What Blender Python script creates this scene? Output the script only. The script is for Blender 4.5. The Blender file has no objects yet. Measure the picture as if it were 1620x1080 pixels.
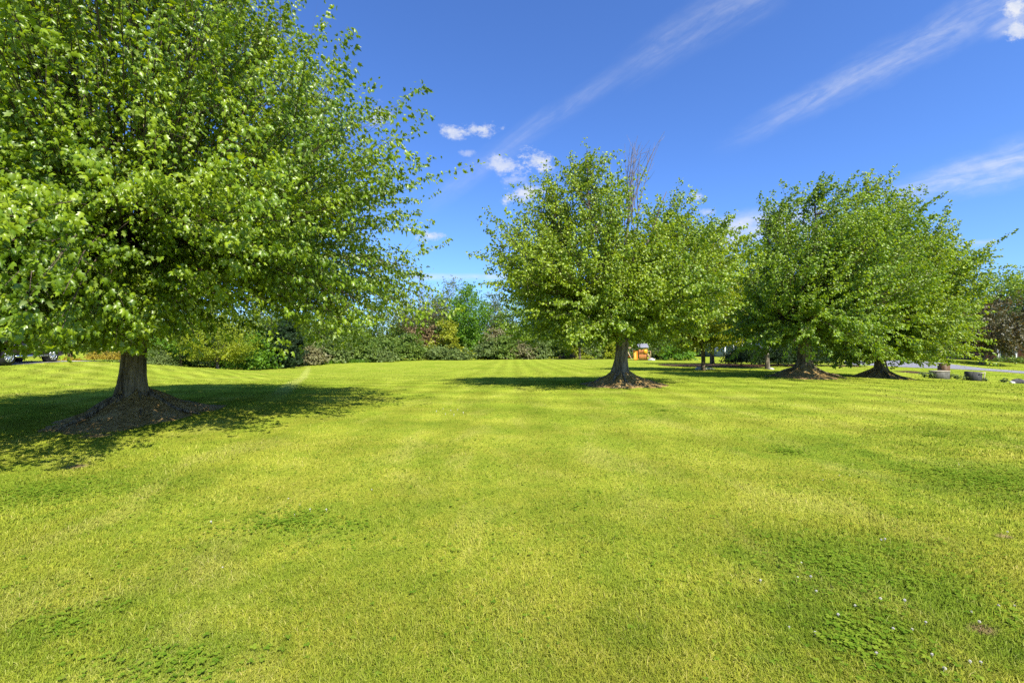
import bpy, math, random
import numpy as np
from mathutils import Vector, Matrix

scene = bpy.context.scene
COL = scene.collection
R = math.radians
EYE, F = 1.5, 720.0            # eye height (m), focal length in px of the 1620 wide photograph

# ------------------------------------------------------------------ helpers
def np_mesh(name, V, faces, smooth=False, attrs=None):
    """faces: list of int arrays (m,k)"""
    V = np.asarray(V, np.float32).reshape(-1, 3)
    me = bpy.data.meshes.new(name)
    me.vertices.add(len(V)); me.vertices.foreach_set('co', V.ravel())
    faces = [np.asarray(f, np.int32) for f in faces if len(f)]
    nl = sum(f.size for f in faces); npoly = sum(len(f) for f in faces)
    me.loops.add(nl); me.polygons.add(npoly)
    me.loops.foreach_set('vertex_index', np.concatenate([f.ravel() for f in faces]))
    starts, tot, o = [], [], 0
    for f in faces:
        k = f.shape[1]
        starts.append(o + np.arange(len(f)) * k); tot.append(np.full(len(f), k)); o += f.size
    me.polygons.foreach_set('loop_start', np.concatenate(starts).astype(np.int32))
    me.polygons.foreach_set('loop_total', np.concatenate(tot).astype(np.int32))
    if smooth:
        me.polygons.foreach_set('use_smooth', np.ones(npoly, bool))
    me.update(calc_edges=True)
    for k, v in (attrs or {}).items():
        a = me.attributes.new(k, 'FLOAT', 'POINT'); a.data.foreach_set('value', np.asarray(v, np.float32))
    return me

class MB:
    """collects pieces into ONE mesh"""
    def __init__(s): s.V, s.F, s.n = [], {}, 0
    def add(s, V, *faces):
        V = np.asarray(V, float).reshape(-1, 3)
        for f in faces:
            f = np.asarray(f, int)
            if f.size: s.F.setdefault(f.shape[1], []).append(f + s.n)
        s.V.append(V); s.n += len(V); return s
    def box(s, c, d, rz=0., rx=0., ry=0., bev=0.):
        x, y, z = np.asarray(d, float) / 2
        if bev <= 0:
            V = np.array([[i, j, k] for k in (-z, z) for i, j in ((-x, -y), (x, -y), (x, y), (-x, y))])
            Fq = [[3, 2, 1, 0], [4, 5, 6, 7], [0, 1, 5, 4], [1, 2, 6, 5], [2, 3, 7, 6], [3, 0, 4, 7]]
        else:
            b = min(bev, x, y, z)
            ring = []
            for (zz, o) in ((-z, b), (-z + b, 0), (z - b, 0), (z, b)):
                for i, j in ((-x + o + 0, -y + o), (x - o, -y + o), (x - o, y - o), (-x + o, y - o)):
                    ring.append([i, j, zz])
            V = np.array(ring)
            Fq = [[3, 2, 1, 0], [12, 13, 14, 15]]
            for r in range(3):
                for q in range(4):
                    Fq.append([r * 4 + q, r * 4 + (q + 1) % 4, (r + 1) * 4 + (q + 1) % 4, (r + 1) * 4 + q])
        M = np.array((Matrix.Rotation(rz, 3, 'Z') @ Matrix.Rotation(ry, 3, 'Y') @ Matrix.Rotation(rx, 3, 'X')))
        return s.add(V @ M.T + np.asarray(c, float), Fq)
    def tube(s, P, r, sides=6, caps=True, wob=0., seed=0, ridge=None):
        P = np.asarray(P, float); r = np.broadcast_to(np.asarray(r, float), (len(P),))
        T = np.gradient(P, axis=0); T /= np.linalg.norm(T, axis=1)[:, None] + 1e-9
        up = np.array([0, 0, 1.]) if abs(T[0, 2]) < .9 else np.array([1., 0, 0])
        A = np.cross(T, up); A /= np.linalg.norm(A, axis=1)[:, None] + 1e-9
        B = np.cross(T, A)
        th = np.arange(sides) * 2 * math.pi / sides
        rr = r[:, None] * np.ones((1, sides))
        if ridge is not None: rr = rr * ridge(np.arange(len(P))[:, None], th[None, :])
        if wob: rr = rr * (1 + wob * np.random.default_rng(seed).normal(size=rr.shape))
        V = P[:, None, :] + rr[..., None] * (np.cos(th)[None, :, None] * A[:, None, :] + np.sin(th)[None, :, None] * B[:, None, :])
        n = len(P); i = np.arange(n - 1)[:, None] * sides; j = np.arange(sides)[None, :]; j2 = (j + 1) % sides
        Fq = np.stack([i + j, i + j2, i + sides + j2, i + sides + j], -1).reshape(-1, 4)
        V = V.reshape(-1, 3)
        fs = [Fq]
        if caps:
            V = np.vstack([V, P[:1], P[-1:]]); a = n * sides; b = a + 1
            jj = np.arange(sides); j2 = (jj + 1) % sides
            fs.append(np.vstack([np.stack([np.full(sides, a), j2, jj], -1), np.stack([np.full(sides, b), (n - 1) * sides + jj, (n - 1) * sides + j2], -1)]))
        return s.add(V, *fs)
    def lathe(s, prof, c=(0, 0, 0), n=24, axis='Z'):
        prof = np.asarray(prof, float); th = np.arange(n) * 2 * math.pi / n
        V = np.stack([prof[:, 0, None] * np.cos(th), prof[:, 0, None] * np.sin(th), np.repeat(prof[:, 1, None], n, 1)], -1).reshape(-1, 3)
        if axis == 'X': V = V[:, [2, 0, 1]]
        i = np.arange(len(prof) - 1)[:, None] * n; j = np.arange(n)[None, :]; j2 = (j + 1) % n
        return s.add(V + np.asarray(c, float), np.stack([i + j, i + j2, i + n + j2, i + n + j], -1).reshape(-1, 4))
    def build(s, name, m, parent=None, smooth=False, loc=None, attrs=None):
        me = np_mesh(name, np.vstack(s.V), [np.vstack(f) for f in s.F.values()], smooth, attrs)
        me.materials.append(m)
        return link(name, me, parent, loc)

def link(name, me, parent=None, loc=None):
    o = bpy.data.objects.new(name, me); COL.objects.link(o)
    if parent: o.parent = parent
    if loc is not None: o.location = loc
    return o
def tag(o, label, cat=None, group=None, kind=None):
    o['label'] = label
    if cat: o['category'] = cat
    if group: o['group'] = group
    if kind: o['kind'] = kind
    return o
def thing(name, label, cat, loc=(0, 0, 0), rz=0., group=None):
    o = bpy.data.objects.new(name, None); COL.objects.link(o); o.empty_display_size = .3
    o.location = loc; o.rotation_euler = (0, 0, rz)
    return tag(o, label, cat, group)

def smooth01(x): x = np.clip(x, 0, 1); return x * x * (3 - 2 * x)

# cheap smooth value noise (vectorised)
_rng0 = np.random.default_rng(11); _G = _rng0.random((64, 64))
def vnoise(x, y):
    x = np.asarray(x, float); y = np.asarray(y, float)
    xi = np.floor(x).astype(int); yi = np.floor(y).astype(int); fx = smooth01(x - xi); fy = smooth01(y - yi)
    g = lambda a, b: _G[a % 64, b % 64]
    return (g(xi, yi) * (1 - fx) + g(xi + 1, yi) * fx) * (1 - fy) + (g(xi, yi + 1) * (1 - fx) + g(xi + 1, yi + 1) * fx) * fy - .5

# ------------------------------------------------------------------ terrain
# (px, py, depth) of ground points seen in the photo -> (X, Y, h)
_cp = [(-300, 1080, 2), (810, 1080, 2), (1900, 1080, 2), (100, 800, 4.15), (810, 800, 4.15), (1500, 800, 4.15), (810, 700, 6.75), (1300, 700, 6.75), (1700, 700, 6.75),
       (0, 735, 5.6), (75, 668, 8.6), (300, 645, 9.6), (550, 650, 9.9), (810, 640, 10.8), (1150, 640, 10.8), (1620, 640, 10.8), (1620, 622, 13.5), (1450, 610, 16.5),
       (0, 605, 17), (100, 590, 21), (0, 578, 22), (-200, 580, 22), (105, 571.5, 26.5), (180, 572, 28), (250, 577, 31), (330, 586, 43), (330, 602, 26), (470, 576, 58), (470, 600, 24.5),
       (600, 569, 75), (810, 567, 82), (810, 585, 36), (810, 600, 20.5), (960, 569, 70), (990, 610, 16), (1020, 569.5, 72), (1100, 584, 32), (1100, 592, 24),
       (1275, 596, 20), (1215, 583, 34), (1160, 571, 62), (1390, 598, 23), (1320, 580, 38), (1350, 574, 46),
       (1540, 602, 28.5), (1620, 607, 27.5), (1440, 583, 37), (1540, 585, 36), (1620, 591, 34), (1460, 571.5, 46), (1540, 579.5, 44), (1560, 573, 55), (1500, 568, 62), (1620, 582, 50), (1800, 590, 50), (100, 568, 60), (-400, 572, 60)]
_C = np.array([[(px - 810) / F * Y, Y, EYE - (py - 540) / F * Y] for px, py, Y in _cp] + [[-8, -8, 0], [8, -8, 0], [0, -4, 0], [-60, 100, -1.5], [0, 110, -1.7], [60, 110, -1.7], [110, 100, -1.7]])
def _phi(r2): return .5 * r2 * np.log(r2 + 1e-6)
_n = len(_C)
_K = _phi(((_C[:, None, :2] - _C[None, :, :2]) ** 2).sum(-1)) + np.eye(_n) * 2.5
_Pm = np.c_[np.ones(_n), _C[:, :2]]
_A = np.block([[_K, _Pm], [_Pm.T, np.zeros((3, 3))]])
_w = np.linalg.solve(_A, np.r_[_C[:, 2], 0, 0, 0])
def H(x, y):
    x = np.asarray(x, float); y = np.asarray(y, float); sh = np.broadcast(x, y).shape
    x0 = np.broadcast_to(x, sh).ravel(); y0 = np.broadcast_to(y, sh).ravel()
    xc = np.clip(x0, -75, 100); yc = np.clip(y0, -8, 110)
    out = np.empty(len(xc))
    for a in range(0, len(xc), 40000):
        q = np.c_[xc[a:a + 40000], yc[a:a + 40000]]
        out[a:a + 40000] = _phi(((q[:, None, :] - _C[None, :, :2]) ** 2).sum(-1)) @ _w[:_n] + _w[_n] + q @ _w[_n + 1:]
    far = smooth01((np.hypot(x0, y0 - 20) - 110) / 60)
    out = out * (1 - far) - 1.7 * far
    und = .045 * vnoise(x0 * .35 + 3, y0 * .28) + .02 * vnoise(x0 * 1.1, y0 * .9 + 9)
    return (out + und * (1 - far)).reshape(sh)
def gz(x, y): return float(H(np.array([x]), np.array([y]))[0])
def at(px, Y):
    X = (px - 810) / F * Y
    return np.array([X, Y, gz(X, Y)])
def ground(px, py, y0=1.5, y1=120):
    Ys = np.concatenate([np.arange(y0, 30, .05), np.arange(30, y1, .2)])
    X = (px - 810) / F * Ys; Z = EYE - (py - 540) / F * Ys
    d = Z - H(X, Ys)
    k = np.argmax(d < 0) if (d < 0).any() else len(Ys) - 1
    return np.array([X[k], Ys[k], gz(X[k], Ys[k])])

# ------------------------------------------------------------------ materials
class NT:
    def __init__(s, name, world=False):
        if world:
            s.t = world.node_tree
        else:
            s.m = bpy.data.materials.new(name); s.m.use_nodes = True; s.t = s.m.node_tree
        s.t.nodes.clear(); s.N = s.t.nodes
    def new(s, typ, **kw):
        n = s.N.new(typ)
        for k, v in kw.items(): setattr(n, k, v)
        return n
    def put(s, sock, v):
        if isinstance(v, bpy.types.NodeSocket): s.t.links.new(v, sock)
        elif v is not None: sock.default_value = v
    def math(s, op, a, b=None, c=None, clamp=False):
        n = s.new('ShaderNodeMath', operation=op, use_clamp=clamp)
        s.put(n.inputs[0], a); s.put(n.inputs[1], b); s.put(n.inputs[2], c); return n.outputs[0]
    def noise(s, vec, scale, detail=4, rough=.55, dim='3D', dist=0.):
        n = s.new('ShaderNodeTexNoise', noise_dimensions=dim)
        s.put(n.inputs['Vector'], vec); n.inputs['Scale'].default_value = scale; n.inputs['Detail'].default_value = detail
        n.inputs['Roughness'].default_value = rough; n.inputs['Distortion'].default_value = dist
        return n.outputs['Fac']
    def ramp(s, fac, stops, interp='LINEAR'):
        n = s.new('ShaderNodeValToRGB'); n.color_ramp.interpolation = interp
        e = n.color_ramp.elements
        while len(e) < len(stops): e.new(.5)
        for k, (p, c) in enumerate(stops):
            e[k].position = p; e[k].color = (*c, 1) if len(c) == 3 else c
        s.put(n.inputs[0], fac); return n.outputs[0]
    def mix(s, f, a, b, blend='MIX'):
        n = s.new('ShaderNodeMix', data_type='RGBA', blend_type=blend)
        s.put(n.inputs[0], f)
        for sock, v in ((n.inputs[6], a), (n.inputs[7], b)):
            s.put(sock, (*v, 1) if isinstance(v, tuple) and len(v) == 3 else v)
        return n.outputs[2]
    def smap(s, v, a, b, lo=0., hi=1.):
        n = s.new('ShaderNodeMapRange', interpolation_type='SMOOTHSTEP')
        s.put(n.inputs[0], v); s.put(n.inputs[1], a); s.put(n.inputs[2], b); s.put(n.inputs[3], lo); s.put(n.inputs[4], hi); return n.outputs[0]
    def pos(s): return s.new('ShaderNodeNewGeometry').outputs['Position']
    def obj(s): return s.new('ShaderNodeTexCoord').outputs['Object']
    def attr(s, name):
        n = s.new('ShaderNodeAttribute'); n.attribute_name = name; return n.outputs['Fac']
    def sep(s, v):
        n = s.new('ShaderNodeSeparateXYZ'); s.put(n.inputs[0], v); return n.outputs
    def comb(s, x, y, z=0.):
        n = s.new('ShaderNodeCombineXYZ'); s.put(n.inputs[0], x); s.put(n.inputs[1], y); s.put(n.inputs[2], z); return n.outputs[0]
    def bump(s, h, strength=.5, dist=.02, nrm=None):
        n = s.new('ShaderNodeBump'); n.inputs['Strength'].default_value = strength; n.inputs['Distance'].default_value = dist
        s.put(n.inputs['Height'], h); s.put(n.inputs['Normal'], nrm); return n.outputs[0]
    def bsdf(s, col, rough=.7, spec=.3, metal=0., nrm=None, coat=0.):
        n = s.new('ShaderNodeBsdfPrincipled')
        s.put(n.inputs['Base Color'], (*col, 1) if isinstance(col, tuple) and len(col) == 3 else col)
        s.put(n.inputs['Roughness'], rough); n.inputs['Specular IOR Level'].default_value = spec; n.inputs['Metallic'].default_value = metal
        n.inputs['Coat Weight'].default_value = coat
        s.put(n.inputs['Normal'], nrm); return n.outputs[0]
    def out(s, sh):
        o = s.new('ShaderNodeOutputMaterial'); s.t.links.new(sh, o.inputs['Surface']); return s.m

def plain(name, col, rough=.6, var=.15, scale=6., spec=.3, metal=0., bump=.15, coat=0.):
    n = NT(name); p = n.obj()
    f = n.noise(p, scale, 5); f2 = n.noise(p, scale * 7, 3)
    lo = tuple(c * (1 - var) for c in col); hi = tuple(min(1, c * (1 + var)) for c in col)
    c = n.mix(n.smap(f, .3, .7), lo, hi)
    return n.out(n.bsdf(c, rough, spec, metal, n.bump(f2, bump, .01), coat))

def leaf_mat(name, dark, mid, light, under=None, trans=.35, rough=.42, spec=.5, tcol=None):
    n = NT(name); r = n.attr('rnd')
    c = n.ramp(r, [(.08, dark), (.5, mid), (.95, light)])
    big = n.noise(n.obj(), .55, 3)
    c = n.mix(n.smap(big, .35, .7, 0, .45), c, light)
    geo = n.new('ShaderNodeNewGeometry').outputs['Backfacing']
    und = under or tuple(min(1, x * 1.25 + .02) for x in mid)
    cb = n.mix(n.math('MULTIPLY', geo, .6), c, und)
    sh = n.bsdf(cb, rough, spec)
    t = n.new('ShaderNodeBsdfTranslucent')
    n.put(t.inputs[0], n.mix(1., c, tcol or (1.78, 1.62, .35), 'MULTIPLY'))
    mx = n.new('ShaderNodeMixShader'); mx.inputs[0].default_value = trans
    n.t.links.new(sh, mx.inputs[1]); n.t.links.new(t.outputs[0], mx.inputs[2])
    return n.out(mx.outputs[0])

def bark_mat(name, dark, light, scale=9., moss=None):
    n = NT(name); p = n.obj(); x = n.sep(p)
    v = n.comb(x[0], x[1], n.math('MULTIPLY', x[2], .16))
    f = n.noise(v, scale, 6, .65); g = n.noise(p, scale * .35, 4)
    c = n.mix(n.smap(f, .35, .65), dark, light)
    c = n.mix(n.smap(g, .45, .75, 0, .5), c, moss or tuple(.6 * (a + b) for a, b in zip(dark, light)))
    vo = n.new('ShaderNodeTexVoronoi'); vo.feature = 'DISTANCE_TO_EDGE'; n.put(vo.inputs['Vector'], v); vo.inputs['Scale'].default_value = scale * 1.6
    hgt = n.math('ADD', f, n.math('MULTIPLY', n.math('MINIMUM', vo.outputs['Distance'], .25), 2.))
    return n.out(n.bsdf(c, .9, .15, nrm=n.bump(hgt, .9, .05)))

MAT = {}
MAT['bark'] = bark_mat('bark_brown', (.060, .044, .026), (.26, .20, .12), 9, (.085, .085, .035))
MAT['bark_grey'] = bark_mat('bark_grey', (.065, .055, .040), (.26, .22, .16), 8)
MAT['twig'] = plain('twig_brown', (.085, .062, .040), .85, .25, 9)
MAT['dead'] = plain('dead_twig_grey', (.17, .145, .125), .85, .2, 9)
MAT['leaf_maple'] = leaf_mat('leaf_maple_near', (.070, .135, .007), (.150, .248, .010), (.275, .365, .016), (.22, .28, .06), .37, .36, .45)
MAT['leaf_maple_mid'] = leaf_mat('leaf_maple_mid', (.080, .145, .008), (.165, .262, .012), (.295, .378, .018), (.24, .30, .06), .37, .38, .42)
MAT['leaf_maple_cool'] = leaf_mat('leaf_maple_cool', (.068, .135, .008), (.140, .245, .012), (.258, .358, .018), (.22, .28, .06), .37, .38, .42)
MAT['leaf_yellow'] = leaf_mat('leaf_yellow_green', (.120, .175, .009), (.200, .255, .012), (.310, .340, .018), None, .42, .45, .25)
MAT['leaf_bush'] = leaf_mat('leaf_bush', (.045, .092, .013), (.100, .162, .022), (.190, .260, .045), None, .35, .5, .2)
MAT['leaf_bush_pale'] = leaf_mat('leaf_bush_pale', (.045, .080, .018), (.100, .148, .034), (.200, .255, .072), None, .35, .5, .2)
MAT['leaf_bush_tan'] = leaf_mat('leaf_bush_tan', (.090, .080, .035), (.165, .150, .060), (.23, .23, .09), None, .3, .5, .3, (1.4, 1.2, .6))
MAT['leaf_bright'] = leaf_mat('leaf_bright', (.055, .135, .009), (.100, .210, .011), (.155, .280, .015), None, .38, .45, .25)
MAT['leaf_gold'] = leaf_mat('leaf_gold', (.12, .150, .010), (.215, .250, .012), (.33, .345, .02), None, .35, .5, .3)
MAT['leaf_blossom'] = leaf_mat('leaf_gold_blossom', (.13, .11, .008), (.26, .20, .010), (.38, .29, .016), None, .3, .5, .3, (1.2, 1.1, .5))
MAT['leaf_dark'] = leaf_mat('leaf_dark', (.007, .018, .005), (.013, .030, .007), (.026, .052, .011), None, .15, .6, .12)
MAT['leaf_bronze'] = leaf_mat('leaf_bronze', (.032, .042, .014), (.070, .072, .022), (.16, .125, .035), None, .3, .45, .4, (1.6, 1.1, .5))
MAT['leaf_greygreen'] = leaf_mat('leaf_greygreen', (.07, .10, .045), (.12, .16, .075), (.19, .23, .11), None, .3, .55, .3)
MAT['leaf_rust'] = leaf_mat('leaf_rust', (.10, .066, .026), (.17, .115, .045), (.24, .18, .07), None, .3, .5, .3, (1.3, 1.1, .7))

# lawn colour shared by the ground sheet and the blades standing on it
SOIL = []     # (x, y, rx, ry) bare spots
def lawn_colour(n):
    p = n.pos(); x = n.sep(p); X, Y = x[0], x[1]
    flat = n.comb(X, Y, 0.)
    n1 = n.noise(flat, .55, 5, .6); n2 = n.noise(flat, 2.6, 4, .6); n3 = n.noise(flat, .16, 3, .5); n4 = n.noise(flat, 11., 3, .6)
    mix = n.math('ADD', n.math('MULTIPLY', n1, .5), n.math('ADD', n.math('MULTIPLY', n2, .3), n.math('MULTIPLY', n4, .2)))
    c = n.ramp(mix, [(.34, (.166, .232, .022)), (.45, (.242, .296, .029)), (.55, (.326, .346, .039)), (.66, (.42, .412, .064))])
    # far lawn slightly paler, straw tinge in soft drifts
    straw = n.math('MULTIPLY', n.smap(n.noise(n.comb(n.math('MULTIPLY', X, 1.3), n.math('MULTIPLY', Y, .6)), .9, 4, .6, dist=.6), .50, .68), .75)
    c = n.mix(straw, c, (.37, .37, .065))
    green = n.math('MULTIPLY', n.smap(n3, .50, .66), .5)
    c = n.mix(green, c, (.150, .220, .016))
    c = n.mix(n.math('MULTIPLY', n.smap(Y, 6., 17., 0., .30), n.smap(n1, .3, .65, .6, 1.)), c, (.205, .300, .022))
    # clover rich, darker and bluer patches on the right and lower left
    def patch(cx, cy, rx, ry, amt):
        a = n.math('POWER', n.math('DIVIDE', n.math('SUBTRACT', X, cx), rx), 2.); b = n.math('POWER', n.math('DIVIDE', n.math('SUBTRACT', Y, cy), ry), 2.)
        d = n.math('ADD', n.math('SQRT', n.math('ADD', a, b)), n.math('MULTIPLY', n.math('SUBTRACT', n2, .5), 2.2))
        d = n.math('ADD', d, n.math('MULTIPLY', n.math('SUBTRACT', n1, .5), 1.6))
        return n.smap(d, .1, 1.25, amt, 0.)
    for (cx, cy, rx, ry, amt) in PATCH:
        c = n.mix(patch(cx, cy, rx, ry, amt), c, (.115, .195, .016))
    # mowing stripes, bending away to the left
    bend = n.math('MULTIPLY', n.math('POWER', n.math('MAXIMUM', n.math('SUBTRACT', Y, 8.), 0.), 1.6), n.smap(X, -2., -16., 0., .10))
    s = n.math('ADD', n.math('ADD', X, bend), n.math('MULTIPLY', n.noise(flat, .3, 2), 1.2))
    w = n.math('SINE', n.math('MULTIPLY', s, 4.6))
    st = n.math('MULTIPLY', n.math('MULTIPLY', w, n.smap(Y, 3., 14., .05, .13)), n.smap(n1, .3, .6, .4, 1.))
    w2 = n.math('SINE', n.math('MULTIPLY', n.math('ADD', n.math('MULTIPLY', Y, 1.), n.math('ADD', n.math('MULTIPLY', X, .25), n.math('MULTIPLY', n1, 2.))), 3.4))
    st = n.math('ADD', st, n.math('MULTIPLY', w2, n.smap(Y, 3., 16., .05, .14)))
    k = n.math('ADD', 1., st)
    c = n.mix(1., c, n.comb(k, k, k), 'MULTIPLY')
    yq = n.math('MULTIPLY', Y, Y)
    fx = n.math('ADD', n.math('ADD', LINE[2], n.math('MULTIPLY', Y, LINE[1])), n.math('MULTIPLY', yq, LINE[0]))
    dl = n.math('ABSOLUTE', n.math('SUBTRACT', n.math('ADD', X, n.math('MULTIPLY', n.math('SUBTRACT', n2, .5), .25)), fx))
    ln = n.math('MULTIPLY', n.smap(dl, .12, .42, .55, 0.), n.math('MULTIPLY', n.smap(Y, 9., 15.), n.smap(Y, 45., 60., 1., 0.)))
    c = n.mix(ln, c, (.42, .44, .10))
    bare = None
    for (cx, cy, rx, ry) in SOIL:
        m = patch(cx, cy, rx, ry, 1.)
        bare = m if bare is None else n.math('MAXIMUM', bare, m)
    c = n.mix(bare, c, n.mix(n.smap(n4, .35, .65), (.20, .125, .055), (.36, .27, .13)))
    return c, mix, flat

def gp(px, py):
    g = ground(px, py); return g
for px, py, rx, ry in ((120, 739, .16, .14), (150, 690, .30, .17), (1590, 851, .07, .05), (1555, 1008, .07, .04)):
    g = gp(px, py); SOIL.append((g[0], g[1], rx, ry))
PATCH = []
_L = np.array([gp(*q)[:2] for q in ((488, 581), (482, 590), (468, 605), (444, 624), (420, 640))]); LINE = [float(v) for v in np.polyfit(_L[:, 1], _L[:, 0], 2)]
for px, py, rx, ry, amt in ((1360, 900, .75, .75, .85), (1330, 1020, .55, .4, .8), (1560, 760, 1.4, 1.2, .75), (1480, 690, 2.2, 1.3, .55), (1250, 715, 1.0, .6, .4), (450, 830, .8, .6, .5), (300, 1050, .5, .25, .75), (120, 990, .4, .3, .45), (90, 780, 1.3, .8, .55), (960, 1010, .4, .25, .35), (1600, 1000, .35, .4, .5), (1050, 650, 2.4, 1.4, .3)):
    g = gp(px, py); PATCH.append((g[0], g[1], rx, ry, amt * .62))

# ------------------------------------------------------------------ ground sheet
def lawn_sheet():
    ty = np.linspace(-1.6, 4.9, 250); ys = np.sinh(ty) * 2.2 + 3
    tx = np.linspace(-4.9, 4.9, 300); xs = np.sinh(tx) * 2.2
    ext = np.array([300., 700., 1800.])
    ys = np.r_[-40, -15, ys, 240, 500, 1800]; xs = np.r_[-1800., -700., xs, 700., 1800.]
    ys = np.unique(ys); xs = np.unique(xs)
    gx, gy = np.meshgrid(xs, ys); z = H(gx, gy)
    V = np.stack([gx, gy, z], -1).reshape(-1, 3)
    nx = len(xs); i = np.arange(len(ys) - 1)[:, None] * nx; j = np.arange(nx - 1)[None, :]
    Fq = np.stack([i + j, i + j + 1, i + nx + j + 1, i + nx + j], -1).reshape(-1, 4)
    n = NT('lawn'); c, mix, flat = lawn_colour(n)
    f = n.noise(flat, 38., 4, .7); g = n.noise(n.comb(n.sep(n.pos())[0], n.math('MULTIPLY', n.sep(n.pos())[1], .5)), 9., 4, .7)
    c = n.mix(n.smap(f, .35, .7, 0, .5), c, n.mix(1., c, (.55, .62, .45), 'MULTIPLY'))
    m = n.out(n.bsdf(c, .85, .0, nrm=n.bump(n.math('ADD', f, g), .8, .05)))
    me = np_mesh('lawn', V, [Fq], True); me.materials.append(m)
    tag(link('lawn', me), 'wide mown lawn rolling away to the shrub belt', 'lawn', kind='structure')
lawn_sheet()

MOUNDS = []    # (x, y, radius) where no grass grows
def sheet(name, outline, label, cat, m, lift=.012, cell=.8, kind='structure'):
    """a flat surface lying on the terrain: outline polygon in XY filled with a grid-clipped fan"""
    import bmesh
    bm = bmesh.new()
    vs = [bm.verts.new((x, y, 0)) for x, y in outline]
    bm.faces.new(vs)
    P = np.array(outline)
    for ax in (0, 1):
        for v in np.arange(P[:, ax].min() + cell, P[:, ax].max(), cell):
            co = Vector((v if ax == 0 else 0, v if ax == 1 else 0, 0)); no = Vector((1 if ax == 0 else 0, 1 if ax == 1 else 0, 0))
            bmesh.ops.bisect_plane(bm, geom=bm.verts[:] + bm.edges[:] + bm.faces[:], plane_co=co, plane_no=no)
    bm.verts.ensure_lookup_table()
    xy = np.array([v.co[:2] for v in bm.verts]); z = H(xy[:, 0], xy[:, 1]) + lift
    for v, zz in zip(bm.verts, z): v.co.z = zz
    bmesh.ops.recalc_face_normals(bm, faces=bm.faces)
    if sum(f.normal.z for f in bm.faces) < 0: bmesh.ops.reverse_faces(bm, faces=bm.faces)
    me = bpy.data.meshes.new(name); bm.to_mesh(me); bm.free(); me.materials.append(m)
    for p in me.polygons: p.use_smooth = True
    return tag(link(name, me), label, cat, kind=kind)

# ------------------------------------------------------------------ foliage
LEAF_MAPLE = (np.array([[0, 0, 0], [.15, -.04, -.02], [.36, .12, -.16], [.24, .28, -.08], [.41, .58, -.24], [.18, .60, -.10], [0, 1.0, -.30],
                        [-.18, .60, -.10], [-.41, .58, -.24], [-.24, .28, -.08], [-.36, .12, -.16], [-.15, -.04, -.02], [0, .38, .06]]),
              np.array([[i, (i + 1) % 12, 12] for i in range(12)]))
LEAF_SIX = (np.array([[0, 0, 0], [.36, .22, -.14], [.32, .62, -.18], [0, 1, -.24], [-.32, .62, -.18], [-.36, .22, -.14], [0, .45, .06]]),
            np.array([[i, (i + 1) % 6, 6] for i in range(6)]))
LEAF_TWO = (np.array([[0, 0, 0], [.42, .45, -.1], [0, 1, -.1], [-.42, .45, -.1]]), np.array([[0, 1, 2], [0, 2, 3]]))

def unit(v): return v / (np.linalg.norm(v, axis=-1, keepdims=True) + 1e-9)
def leaves_mesh(name, P, A, Nn, size, tmpl, rng, rnd=None, extra=None):
    T, Ft = tmpl; k = len(T); n = len(P)
    A = unit(A); S = unit(np.cross(A, Nn)); Nn = np.cross(S, A)
    wx = size * rng.uniform(.85, 1.1, n); curl = rng.uniform(.5, 1.8, n) * size
    V = P[:, None, :] + (wx[:, None] * T[None, :, 0])[..., None] * S[:, None, :] + (size[:, None] * T[None, :, 1])[..., None] * A[:, None, :] + (curl[:, None] * T[None, :, 2])[..., None] * Nn[:, None, :]
    Fa = (Ft[None] + (np.arange(n) * k)[:, None, None]).reshape(-1, 3)
    r = np.repeat(rng.random(n) if rnd is None else rnd, k)
    return np_mesh(name, V.reshape(-1, 3), [Fa], False, {'rnd': r})

def bez(a, b, c, t):
    t = t[..., None]; return (1 - t) ** 2 * a + 2 * t * (1 - t) * b + t * t * c

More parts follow.
